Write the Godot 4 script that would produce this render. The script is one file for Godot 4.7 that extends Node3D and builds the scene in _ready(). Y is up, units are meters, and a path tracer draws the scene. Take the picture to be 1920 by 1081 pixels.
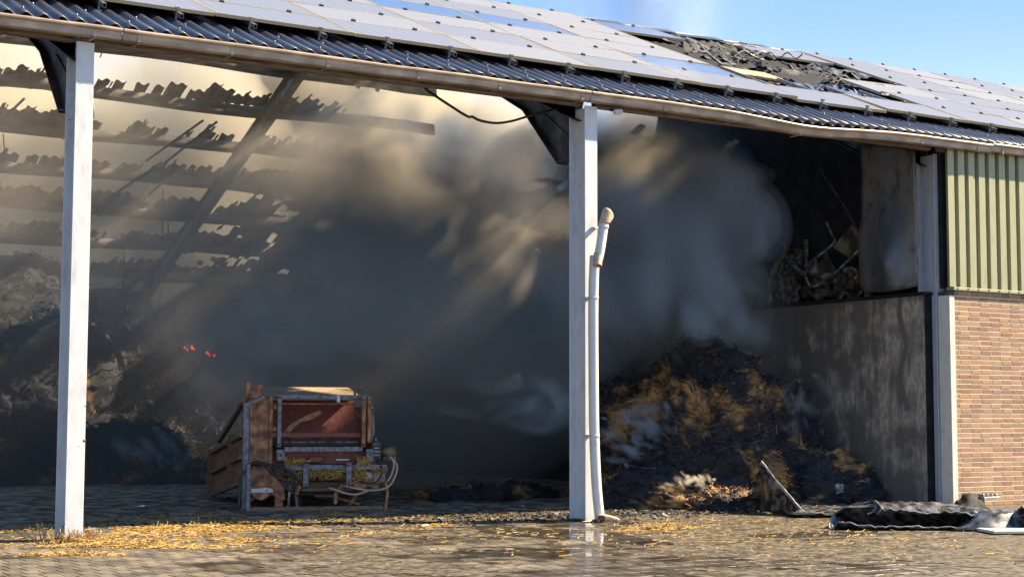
extends Node3D
# A burning straw barn seen from the yard. x runs along the open front, y is up, z points out of the barn towards the yard; metres.

const SLOPE := 0.4245            # roof pitch of 23 degrees
const EAVE_Y := 5.06
const EAVE_Z := 0.2
const RIDGE_Z := -6.8
const BACK_Z := -16.1
const WALL_X := 11.93            # the concrete side wall of the second bay
var rng := RandomNumberGenerator.new()
var M := {}
var shift := {}
var used := {}
var bump := FastNoiseLite.new()

# ---------------------------------------------------------------- helpers: naming and tree
func numbered(called: String) -> String:
	if not used.has(called):
		used[called] = 0
		return called
	used[called] += 1
	return "%s_%03d" % [called, used[called]]

func tag(o: Node, label: String, category: String, group := "", kind := "") -> Node:
	if label: o.set_meta("label", label)
	if category: o.set_meta("category", category)
	if group: o.set_meta("group", group)
	if kind: o.set_meta("kind", kind)
	return o

# a thing: Node3D at its base; its parts are built in world coordinates (or in its own when own is true)
func thing(called: String, label: String, category: String, at := Vector3.ZERO, group := "", own := false, turn := 0.0) -> Node3D:
	var o := Node3D.new()
	o.name = numbered(called)
	add_child(o)
	o.position = at
	o.rotation.y = turn
	shift[o] = Vector3.ZERO if own else -at
	tag(o, label, category, group)
	return o

func obj(called: String, mesh, m, parent: Node3D = null) -> MeshInstance3D:
	var o := MeshInstance3D.new()
	o.mesh = done(mesh) if mesh is SurfaceTool else mesh
	if m: o.material_override = m
	if parent == null:
		o.name = numbered(called)
		add_child(o)
	else:
		o.name = called
		parent.add_child(o, true)
		o.position = shift.get(parent, Vector3.ZERO)
	return o

func done(st: SurfaceTool) -> ArrayMesh:
	st.index()
	st.generate_normals()
	return st.commit()

func scatter(called: String, mesh: Mesh, m: Material, places: Array, colors: Array, parent: Node3D = null) -> MultiMeshInstance3D:
	var mm := MultiMesh.new()
	mm.transform_format = MultiMesh.TRANSFORM_3D
	mm.use_colors = not colors.is_empty()
	mm.mesh = mesh
	mm.instance_count = places.size()
	for i in places.size():
		mm.set_instance_transform(i, places[i])
		if mm.use_colors: mm.set_instance_color(i, colors[i])
	var o := MultiMeshInstance3D.new()
	o.multimesh = mm
	o.material_override = m
	if parent == null:
		o.name = numbered(called)
		add_child(o)
	else:
		o.name = called
		parent.add_child(o, true)
		o.position = shift.get(parent, Vector3.ZERO)
	o.set_meta("kind", "stuff")
	return o

# ---------------------------------------------------------------- helpers: shapes
func mb(smooth := false) -> SurfaceTool:
	var st := SurfaceTool.new()
	st.begin(Mesh.PRIMITIVE_TRIANGLES)
	st.set_smooth_group(0 if smooth else -1)
	return st

func tri(st: SurfaceTool, a: Vector3, b: Vector3, c: Vector3) -> void:
	st.add_vertex(a); st.add_vertex(b); st.add_vertex(c)

func quad(st: SurfaceTool, a: Vector3, b: Vector3, c: Vector3, d: Vector3) -> void:
	tri(st, a, b, c); tri(st, a, c, d)

# a box of the given size about the middle of xf, its edges chamfered by e
func box(st: SurfaceTool, xf: Transform3D, size: Vector3, e := 0.0) -> void:
	var h := size / 2.0
	e = minf(e, minf(h.x, minf(h.y, h.z)) * 0.6)
	if e <= 0.0:
		for ax in 3:
			for s in [-1.0, 1.0]:
				var n := Vector3.ZERO; n[ax] = s * h[ax]
				var u := Vector3.ZERO; u[(ax + 1) % 3] = h[(ax + 1) % 3]
				var v := Vector3.ZERO; v[(ax + 2) % 3] = h[(ax + 2) % 3] * s
				quad(st, xf * (n - u - v), xf * (n - u + v), xf * (n + u + v), xf * (n + u - v))
		return
	for ax in 3:
		var b := (ax + 1) % 3
		var c := (ax + 2) % 3
		for s in [-1.0, 1.0]:
			var n := Vector3.ZERO; n[ax] = s * h[ax]
			var u := Vector3.ZERO; u[b] = h[b] - e
			var v := Vector3.ZERO; v[c] = (h[c] - e) * s
			quad(st, xf * (n - u - v), xf * (n - u + v), xf * (n + u + v), xf * (n + u - v))
		for s in [-1.0, 1.0]:
			for t in [-1.0, 1.0]:
				var p := Vector3.ZERO; p[b] = s * h[b]; p[c] = t * (h[c] - e)
				var q := Vector3.ZERO; q[b] = s * (h[b] - e); q[c] = t * h[c]
				var w := Vector3.ZERO; w[ax] = (h[ax] - e) * s * t
				quad(st, xf * (p - w), xf * (p + w), xf * (q + w), xf * (q - w))
	for sx in [-1.0, 1.0]:
		for sy in [-1.0, 1.0]:
			for sz in [-1.0, 1.0]:
				var a := Vector3(sx * h.x, sy * (h.y - e), sz * (h.z - e))
				var b := Vector3(sx * (h.x - e), sy * h.y, sz * (h.z - e))
				var c := Vector3(sx * (h.x - e), sy * (h.y - e), sz * h.z)
				if sx * sy * sz > 0: tri(st, xf * a, xf * c, xf * b)
				else: tri(st, xf * a, xf * b, xf * c)

func bb(st: SurfaceTool, x0: float, x1: float, y0: float, y1: float, z0: float, z1: float, e := 0.0) -> void:
	box(st, Transform3D(Basis(), Vector3(x0 + x1, y0 + y1, z0 + z1) / 2.0), Vector3(absf(x1 - x0), absf(y1 - y0), absf(z1 - z0)), e)

func bar(st: SurfaceTool, a: Vector3, b: Vector3, w: float, h: float, e := 0.0, up := Vector3.UP) -> void:
	var z := (b - a).normalized()
	if absf(z.dot(up)) > 0.98: up = Vector3(0, 0, 1) if absf(z.z) < 0.9 else Vector3.RIGHT
	var x := up.cross(z).normalized()
	box(st, Transform3D(Basis(x, z.cross(x), z), (a + b) / 2.0), Vector3(w, h, a.distance_to(b)), e)

func tube(st: SurfaceTool, pts: Array, r, n := 8, cap := true) -> void:
	var rings := []
	var up := Vector3.UP
	for i in pts.size():
		var d: Vector3 = (pts[mini(i + 1, pts.size() - 1)] - pts[maxi(i - 1, 0)]).normalized()
		if absf(d.dot(up)) > 0.95: up = Vector3(0.3, 0.1, 1).normalized() if absf(d.z) < 0.9 else Vector3.RIGHT
		var x := up.cross(d).normalized()
		var y := d.cross(x)
		up = y
		var rr: float = r[i] if r is Array else r
		var ring := []
		for k in n: ring.append(pts[i] + (x * cos(TAU * k / n) + y * sin(TAU * k / n)) * rr)
		rings.append(ring)
	for i in rings.size() - 1:
		for k in n:
			quad(st, rings[i][k], rings[i][(k + 1) % n], rings[i + 1][(k + 1) % n], rings[i + 1][k])
	if cap:
		for k in range(1, n - 1):
			tri(st, rings[0][0], rings[0][k + 1], rings[0][k])
			tri(st, rings[-1][0], rings[-1][k], rings[-1][k + 1])

func curve(pts: Array, per := 6) -> Array:
	var out := []
	for i in pts.size() - 1:
		var p0: Vector3 = pts[maxi(i - 1, 0)]
		var p3: Vector3 = pts[mini(i + 2, pts.size() - 1)]
		for k in per:
			out.append((pts[i] as Vector3).cubic_interpolate(pts[i + 1], p0, p3, float(k) / per))
	out.append(pts[-1])
	return out

# a skin over a grid of points; keep (i, j) -> bool may leave cells out; uv runs 0..1 over the grid
func skin(st: SurfaceTool, rows: Array, keep = null, thick := 0.0) -> void:
	var nr := rows.size()
	var nc: int = rows[0].size()
	for i in nr - 1:
		for j in nc - 1:
			if keep != null and not keep.call(i, j): continue
			var q := [[i, j], [i, j + 1], [i + 1, j + 1], [i + 1, j]]
			for k in [0, 1, 2, 0, 2, 3]:
				st.set_uv(Vector2(float(q[k][1]) / (nc - 1), float(q[k][0]) / (nr - 1)))
				st.add_vertex(rows[q[k][0]][q[k][1]])
	if thick > 0.0:
		var low := []
		for i in nr:
			var r := []
			for j in nc:
				var du: Vector3 = rows[i][mini(j + 1, nc - 1)] - rows[i][maxi(j - 1, 0)]
				var dv: Vector3 = rows[mini(i + 1, nr - 1)][j] - rows[maxi(i - 1, 0)][j]
				r.append(rows[i][j] - dv.cross(du).normalized() * thick)
			low.append(r)
		for i in nr - 1:
			for j in nc - 1:
				if keep != null and not keep.call(i, j): continue
				var q := [[i, j], [i + 1, j], [i + 1, j + 1], [i, j + 1]]
				for k in [0, 1, 2, 0, 2, 3]:
					st.set_uv(Vector2(float(q[k][1]) / (nc - 1), float(q[k][0]) / (nr - 1)))
					st.add_vertex(low[q[k][0]][q[k][1]])
		for i in nr - 1:
			quad(st, rows[i][0], rows[i + 1][0], low[i + 1][0], low[i][0])
			quad(st, rows[i + 1][nc - 1], rows[i][nc - 1], low[i][nc - 1], low[i + 1][nc - 1])
		for j in nc - 1:
			quad(st, rows[0][j + 1], rows[0][j], low[0][j], low[0][j + 1])
			quad(st, rows[nr - 1][j], rows[nr - 1][j + 1], low[nr - 1][j + 1], low[nr - 1][j])

func prism(st: SurfaceTool, poly: PackedVector2Array, xf: Transform3D, depth: float) -> void:
	if Geometry2D.is_polygon_clockwise(poly): poly.reverse()
	var t := Geometry2D.triangulate_polygon(poly)
	for s in [0, 1]:
		for k in range(0, t.size(), 3):
			var v := []
			for m in 3: v.append(xf * Vector3(poly[t[k + m]].x, poly[t[k + m]].y, depth * s))
			if s == 0: tri(st, v[0], v[1], v[2])
			else: tri(st, v[0], v[2], v[1])
	for k in poly.size():
		var a := poly[k]
		var b := poly[(k + 1) % poly.size()]
		quad(st, xf * Vector3(a.x, a.y, 0), xf * Vector3(a.x, a.y, depth), xf * Vector3(b.x, b.y, depth), xf * Vector3(b.x, b.y, 0))

# ---------------------------------------------------------------- helpers: materials
func lin(r: float, g: float, b: float) -> Color:
	return Color(r, g, b).linear_to_srgb()

var noises := {}
func noise_map(key: String, freq: float, lo: float, hi: float, kind := FastNoiseLite.TYPE_SIMPLEX_SMOOTH, octaves := 5, seed_ := 1, points := []) -> NoiseTexture2D:
	if noises.has(key): return noises[key]
	var n := FastNoiseLite.new()
	n.noise_type = kind; n.seed = seed_; n.frequency = freq; n.fractal_octaves = octaves
	var t := NoiseTexture2D.new()
	t.width = 512; t.height = 512; t.seamless = true; t.noise = n
	var g := Gradient.new()
	g.offsets = PackedFloat32Array([0.0, 1.0]); g.colors = PackedColorArray([Color(lo, lo, lo), Color(hi, hi, hi)])
	if points:
		var o := PackedFloat32Array(); var c := PackedColorArray()
		for p in points:
			o.append(p[0]); c.append(p[1] if p[1] is Color else Color(p[1], p[1], p[1]))
		g.offsets = o; g.colors = c
	t.color_ramp = g
	noises[key] = t
	return t

func mat(called: String, c: Color, rough := 0.7, metal := 0.0, tex: Texture2D = null, scale := Vector3.ONE, rough_tex: Texture2D = null, height: Texture2D = null, height_cm := 0.5) -> StandardMaterial3D:
	var m := StandardMaterial3D.new()
	m.resource_name = called
	m.albedo_color = c; m.roughness = rough; m.metallic = metal
	m.cull_mode = BaseMaterial3D.CULL_DISABLED
	m.uv1_triplanar = true; m.uv1_world_triplanar = true; m.uv1_scale = scale
	if tex: m.albedo_texture = tex
	if rough_tex: m.roughness_texture = rough_tex
	if height:
		m.heightmap_enabled = true; m.heightmap_texture = height; m.heightmap_scale = height_cm
	M[called] = m
	return m

func tinted(called: String, rough: float) -> StandardMaterial3D:
	var m := StandardMaterial3D.new()
	m.resource_name = called
	m.vertex_color_use_as_albedo = true; m.roughness = rough
	m.cull_mode = BaseMaterial3D.CULL_DISABLED
	M[called] = m
	return m

func image_mat(called: String, im: Image, rough: float, metal := 0.0) -> StandardMaterial3D:
	var m := StandardMaterial3D.new()
	m.resource_name = called
	m.albedo_texture = ImageTexture.create_from_image(im); m.roughness = rough; m.metallic = metal
	m.cull_mode = BaseMaterial3D.CULL_DISABLED
	M[called] = m
	return m

func make_materials() -> void:
	var cloud := noise_map("cloud", 0.008, 0.62, 1.0)
	var worn := noise_map("worn", 0.02, 0.0, 1.0, FastNoiseLite.TYPE_SIMPLEX_SMOOTH, 6, 4, [[0.0, 0.35], [0.35, 0.8], [0.5, 0.95], [1.0, 1.0]])
	var grain := noise_map("grain", 0.06, 0.7, 1.0, FastNoiseLite.TYPE_SIMPLEX_SMOOTH, 5, 7)
	var deep := noise_map("deep", 0.015, 0.0, 1.0, FastNoiseLite.TYPE_SIMPLEX_SMOOTH, 6, 9)
	var soot := noise_map("soot", 0.01, 0.0, 1.0, FastNoiseLite.TYPE_SIMPLEX_SMOOTH, 6, 12, [[0.0, 0.25], [0.4, 0.45], [0.6, 0.8], [1.0, 1.0]])
	var rust := noise_map("rust", 0.014, 0.0, 1.0, FastNoiseLite.TYPE_SIMPLEX_SMOOTH, 6, 21, [[0.0, Color(0.2, 0.13, 0.09)], [0.4, Color(0.44, 0.31, 0.22)], [0.62, Color(0.57, 0.41, 0.3)], [1.0, Color(0.68, 0.52, 0.4)]])
	var steel := noise_map("steel", 0.02, 0.0, 1.0, FastNoiseLite.TYPE_SIMPLEX_SMOOTH, 6, 23, [[0.0, Color(0.28, 0.22, 0.18)], [0.38, Color(0.38, 0.36, 0.35)], [0.6, Color(0.46, 0.47, 0.49)], [1.0, Color(0.54, 0.55, 0.57)]])
	mat("white_paint", lin(0.54, 0.56, 0.575), 0.4, 0.0, noise_map("faint", 0.02, 0.0, 1.0, FastNoiseLite.TYPE_SIMPLEX_SMOOTH, 6, 4, [[0.0, 0.86], [0.25, 0.94], [0.5, 0.98], [1.0, 1.0]]), Vector3(0.7, 0.25, 0.7), null, grain, 0.15)
	mat("sooty_paint", lin(0.1, 0.1, 0.11), 0.6, 0.0, soot, Vector3(0.6, 0.4, 0.6))
	mat("gutter_zinc", lin(0.54, 0.42, 0.31), 0.45, 0.1, cloud, Vector3(0.5, 1.4, 1.4))
	mat("eave_timber", lin(0.2, 0.15, 0.115), 0.8, 0.0, worn, Vector3(0.25, 2, 2))
	mat("fibre_cement", lin(0.06, 0.067, 0.095), 0.42, 0.0, cloud, Vector3(0.6, 0.6, 0.6), null, grain, 0.2)
	mat("sooty_roof", lin(0.03, 0.029, 0.03), 0.9, 0.0, cloud, Vector3(0.5, 0.5, 0.5))
	mat("aluminium", lin(0.5, 0.5, 0.5), 0.38, 0.8, cloud, Vector3(2, 2, 2))
	mat("frame_metal", lin(0.6, 0.48, 0.3), 0.55, 0.2, grain, Vector3(3, 3, 3))
	mat("dark_gap", lin(0.02, 0.02, 0.02), 0.9)
	mat("mortar", lin(0.85, 0.72, 0.52), 0.95, 0.0, grain, Vector3(3, 3, 3))
	for k in 4:
		mat("brick_%d" % k, [lin(0.45, 0.27, 0.155), lin(0.4, 0.24, 0.14), lin(0.49, 0.3, 0.17), lin(0.34, 0.195, 0.115)][k], 0.9, 0.0, grain, Vector3(2.5, 5, 2.5), null, grain, 0.3)
	mat("cladding_green", lin(0.32, 0.32, 0.185), 0.5, 0.0, noises.faint, Vector3(1.5, 0.2, 1.5))
	mat("pale_trim", lin(0.6, 0.57, 0.49), 0.6, 0.0, noises.faint, Vector3(0.6, 0.4, 0.6))
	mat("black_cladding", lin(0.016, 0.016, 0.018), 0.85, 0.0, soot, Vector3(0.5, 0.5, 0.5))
	mat("paver_dry", lin(0.185, 0.15, 0.105), 0.8, 0.0, deep_ramp("paver_tone", 0.55), Vector3(0.35, 0.35, 0.35), null, grain, 0.35)
	M.paver_dry.vertex_color_use_as_albedo = true
	mat("paver_wet", lin(0.12, 0.095, 0.062), 1.0, 0.0, deep_ramp("paver_tone", 0.55), Vector3(0.35, 0.35, 0.35), noise_map("wet_rough", 0.012, 0.0, 1.0, FastNoiseLite.TYPE_SIMPLEX_SMOOTH, 6, 31, [[0.0, 0.18], [0.42, 0.24], [0.6, 0.5], [1.0, 0.7]]), grain, 0.25)
	M.paver_wet.vertex_color_use_as_albedo = true
	mat("silt", lin(0.17, 0.135, 0.085), 1.0, 0.0, noise_map("silt_tone", 0.03, 0.0, 1.0, FastNoiseLite.TYPE_SIMPLEX_SMOOTH, 6, 51, [[0.0, 0.45], [0.4, 0.62], [0.6, 0.9], [1.0, 1.0]]), Vector3(0.7, 0.7, 0.7), noise_map("silt_rough", 0.01, 0.0, 1.0, FastNoiseLite.TYPE_SIMPLEX_SMOOTH, 6, 52, [[0.0, 0.25], [0.4, 0.35], [0.6, 0.65], [1.0, 0.8]]), grain, 0.4)
	mat("joint_sand", lin(0.05, 0.042, 0.03), 0.95, 0.0, grain, Vector3(2, 2, 2))
	mat("field_ground", lin(0.11, 0.1, 0.06), 0.95, 0.0, cloud, Vector3(0.1, 0.1, 0.1))
	mat("burnt_floor", lin(0.33, 0.235, 0.15), 0.8, 0.0, deep_ramp("floor_tone", 0.2), Vector3(0.4, 0.4, 0.4), null, deep, 3.0)
	mat("puddle_water", Color(0.5, 0.46, 0.4, 0.06), 0.03)
	M.puddle_water.transparency = BaseMaterial3D.TRANSPARENCY_ALPHA
	mat("pvc_grey", lin(0.52, 0.52, 0.5), 0.45, 0.0, noises.faint, Vector3(1, 0.4, 1))
	mat("pvc_burnt", lin(0.5, 0.36, 0.24), 0.55, 0.0, worn, Vector3(3, 3, 3))
	mat("black_rubber", lin(0.02, 0.02, 0.022), 0.5)
	mat("beige_hose", lin(0.4, 0.3, 0.2), 0.7)
	mat("rusty_plate", lin(1.25, 1.25, 1.25), 0.75, 0.0, rust, Vector3(0.9, 0.9, 0.9), null, grain, 0.3)
	mat("red_paint", lin(0.9, 0.9, 0.9), 0.55, 0.0, noise_map("red", 0.03, 0.0, 1.0, FastNoiseLite.TYPE_SIMPLEX_SMOOTH, 6, 33, [[0.0, Color(0.24, 0.15, 0.12)], [0.35, Color(0.42, 0.2, 0.15)], [0.7, Color(0.5, 0.24, 0.18)], [0.8, Color(0.52, 0.27, 0.2)], [1.0, Color(0.62, 0.5, 0.42)]]), Vector3(1.0, 1.0, 1.0))
	mat("blue_steel", lin(0.9, 0.95, 1.1), 0.5, 0.25, steel, Vector3(1.3, 1.3, 1.3))
	mat("old_wood", lin(0.2, 0.13, 0.085), 0.85, 0.0, worn, Vector3(0.6, 2.5, 2.5))
	mat("galvanised", lin(0.5, 0.5, 0.5), 0.4, 0.5, cloud, Vector3(1.5, 1.5, 1.5))
	mat("sandy_plate", lin(0.4, 0.28, 0.17), 0.8, 0.0, worn, Vector3(1, 1, 1))
	mat("dark_grille", lin(0.03, 0.03, 0.03), 0.6)
	mat("purlin_wood", lin(0.17, 0.14, 0.11), 0.85, 0.0, soot, Vector3(0.3, 1.5, 1.5))
	mat("ruined_sheet", lin(0.1, 0.1, 0.1), 0.9, 0.0, soot, Vector3(1, 1, 1))
	mat("pale_ash_metal", lin(0.52, 0.5, 0.47), 0.6, 0.2, soot, Vector3(1.2, 1.2, 1.2))
	mat("scorched_metal", lin(0.3, 0.29, 0.28), 0.42, 0.5, noise_map("scorch", 0.012, 0.0, 1.0, FastNoiseLite.TYPE_SIMPLEX_SMOOTH, 6, 41, [[0.0, 0.08], [0.42, 0.2], [0.55, 0.7], [1.0, 1.0]]), Vector3(0.9, 0.9, 0.9))
	mat("drum_metal", lin(0.24, 0.22, 0.19), 0.6, 0.4, soot, Vector3(1.5, 1.5, 1.5))
	mat("yellow_plate", lin(0.27, 0.23, 0.12), 0.8, 0.0, soot, Vector3(0.5, 0.5, 0.5))
	tinted("straw", 0.7)
	tinted("char", 0.85)
	M.char.heightmap_enabled = false
	mat("ember", lin(0.9, 0.25, 0.05), 0.8)
	M.ember.emission_enabled = true; M.ember.emission = Color(1.0, 0.32, 0.08); M.ember.emission_energy_multiplier = 0.4
	# solar glass: dark cells with a fine pale grid under dust, in a clean and a dusty state
	for k in 3:
		var im := Image.create(480, 288, false, Image.FORMAT_RGB8)
		var cell: Color = [lin(0.15, 0.15, 0.16), lin(0.18, 0.18, 0.185), lin(0.07, 0.1, 0.17)][k]
		im.fill(cell)
		for i in 11: im.fill_rect(Rect2i(i * 48 - 1, 0, 3, 288), cell.lerp(Color(0.75, 0.75, 0.78), 0.28))
		for j in 7: im.fill_rect(Rect2i(0, j * 48 - 1, 480, 3), cell.lerp(Color(0.75, 0.75, 0.78), 0.28))
		for i in 30: im.fill_rect(Rect2i(i * 16 + 8, 0, 1, 288), cell.lerp(Color(0.7, 0.7, 0.72), 0.18))
		var pm := image_mat("solar_glass_%d" % k, im, [0.36, 0.42, 0.2][k])
		pm.clearcoat_enabled = k == 2; pm.clearcoat = 0.5
		pm.metallic_specular = 0.6
	# the concrete wall: bare grey with runs of soot down it
	var a := FastNoiseLite.new(); a.seed = 3; a.frequency = 0.02; a.fractal_octaves = 5
	var im2 := Image.create(640, 384, false, Image.FORMAT_RGB8)
	for y in 384:
		for x in 640:
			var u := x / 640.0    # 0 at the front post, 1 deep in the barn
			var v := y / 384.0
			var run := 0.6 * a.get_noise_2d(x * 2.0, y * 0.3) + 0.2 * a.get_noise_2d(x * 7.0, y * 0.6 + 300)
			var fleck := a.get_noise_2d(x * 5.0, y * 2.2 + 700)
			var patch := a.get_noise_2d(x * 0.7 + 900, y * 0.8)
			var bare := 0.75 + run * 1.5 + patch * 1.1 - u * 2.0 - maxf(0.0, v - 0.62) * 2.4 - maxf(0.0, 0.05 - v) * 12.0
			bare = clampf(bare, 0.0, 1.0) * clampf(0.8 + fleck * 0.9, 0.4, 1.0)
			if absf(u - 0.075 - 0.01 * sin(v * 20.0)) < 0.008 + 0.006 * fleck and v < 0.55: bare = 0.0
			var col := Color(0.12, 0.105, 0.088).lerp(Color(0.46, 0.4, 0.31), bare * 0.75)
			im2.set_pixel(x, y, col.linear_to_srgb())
	image_mat("concrete_wall", im2, 0.75)
	# the hanging sheet: grey, stained in cloudy fields
	var im3 := Image.create(192, 288, false, Image.FORMAT_RGB8)
	for y in 288:
		for x in 192:
			var f := a.get_noise_2d(x * 1.1, y * 0.8 + 50) + 0.3 * a.get_noise_2d(x * 5.0, y * 4.0)
			var u := x / 192.0; var v := y / 288.0
			var round_ := clampf((0.42 - Vector2(u - 0.5, (v - 0.72) * 0.85).length() + f * 0.12) * 9.0, 0, 1)
			var c := Color(0.115, 0.105, 0.095).lerp(Color(0.075, 0.08, 0.092), round_)
			c = c.lerp(Color(0.03, 0.03, 0.03), clampf(f * 1.6 - 0.1 + (0.25 - v) * 0.5, 0, 0.85))
			c = c.lerp(Color(0.04, 0.038, 0.035), clampf((v - 0.86) * 5.0 + f, 0, 0.8))
			im3.set_pixel(x, y, c.linear_to_srgb())
	image_mat("stained_sheet", im3, 0.45, 0.2)

func deep_ramp(key: String, lo: float) -> NoiseTexture2D:
	return noise_map(key, 0.012, lo, 1.0, FastNoiseLite.TYPE_SIMPLEX_SMOOTH, 6, 17, [[0.0, lo], [0.35, lo + (1.0 - lo) * 0.3], [0.6, 0.9], [1.0, 1.0]])

# ---------------------------------------------------------------- where the roof is
func front_y(z: float) -> float: return EAVE_Y + SLOPE * (EAVE_Z - z)
func rear_y(z: float) -> float: return front_y(RIDGE_Z) - SLOPE * (RIDGE_Z - z)
func up_slope(s: float, off := 0.0) -> Vector3:    # s metres up the front slope from the eave line, off metres above the sheets
	return Vector3(0, EAVE_Y + s * sin(deg_to_rad(23)) + off * cos(deg_to_rad(23)), EAVE_Z - s * cos(deg_to_rad(23)) + off * sin(deg_to_rad(23)))
func sag(x: float) -> float: return -0.085 * exp(-pow((x - 9.3) / 1.0, 2.0))
var hole := PackedVector2Array([Vector2(12.1, -6.5), Vector2(11.0, -5.4), Vector2(9.9, -3.2), Vector2(9.3, -2.1), Vector2(9.5, -1.6), Vector2(11.7, -1.6), Vector2(12.9, -2.15), Vector2(14.0, -2.6), Vector2(14.3, -3.4), Vector2(14.6, -4.6), Vector2(13.8, -5.6), Vector2(13.0, -6.4)])
func open_hole(x: float, z: float) -> bool:
	return in_hole(x, z, -0.05) and x < 10.6 + 0.8 * bump.get_noise_2d(z * 110, 40) and z > -2.9
func in_hole(x: float, z: float, grow := 0.0) -> bool:
	var w := Vector2(bump.get_noise_2d(x * 90, z * 90), bump.get_noise_2d(x * 90 + 500, z * 90)) * 0.3
	var p := Vector2(x, z) + w
	if grow != 0.0:
		var c := Vector2(12.3, -4.0)
		p = c + (p - c) * (1.0 - grow)
	return Geometry2D.is_point_in_polygon(p, hole)

# ---------------------------------------------------------------- the scene
func _ready() -> void:
	rng.seed = 4711
	bump.seed = 5; bump.frequency = 0.01; bump.fractal_octaves = 4
	var cam := Camera3D.new()
	cam.name = "camera"
	cam.position = Vector3(-4.622, 1.215, 15.457)
	cam.rotation = Vector3(deg_to_rad(4.643), deg_to_rad(-31.666), deg_to_rad(0.13))
	cam.fov = 20.627; cam.near = 0.1; cam.far = 1500.0
	add_child(cam)
	cam.current = true

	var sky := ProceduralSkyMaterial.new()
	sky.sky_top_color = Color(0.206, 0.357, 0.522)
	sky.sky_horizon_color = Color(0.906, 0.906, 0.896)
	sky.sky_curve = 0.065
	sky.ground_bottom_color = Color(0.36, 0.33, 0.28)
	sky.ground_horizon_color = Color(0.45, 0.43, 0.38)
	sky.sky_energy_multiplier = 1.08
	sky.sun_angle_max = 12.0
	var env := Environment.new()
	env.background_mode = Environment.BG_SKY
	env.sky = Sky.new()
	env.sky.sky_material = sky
	env.tonemap_mode = Environment.TONE_MAPPER_LINEAR
	env.tonemap_exposure = 3.8
	env.sdfgi_enabled = true; env.ssao_enabled = true; env.ssil_enabled = true
	env.volumetric_fog_enabled = true; env.volumetric_fog_density = 0.0
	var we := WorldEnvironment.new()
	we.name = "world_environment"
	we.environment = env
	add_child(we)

	var sun := DirectionalLight3D.new()
	sun.name = "sun"
	var az := deg_to_rad(72.0); var el := deg_to_rad(39.0)
	var towards := Vector3(sin(az) * cos(el), sin(el), cos(az) * cos(el))
	sun.light_color = Color(1.0, 0.92, 0.79)
	sun.light_energy = 1.6
	sun.light_angular_distance = 0.8
	sun.shadow_enabled = true
	add_child(sun)
	sun.look_at_from_position(towards * 50.0, Vector3.ZERO)

	make_materials()
	build_ground()
	build_frames()
	build_roof()
	build_solar()
	build_gutter()
	build_right_wall()
	build_inner_wall()
	build_shell()
	build_downpipe()
	build_machine()
	build_heaps()
	build_sheets()
	build_small()
	build_straw()
	build_smoke()

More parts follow.
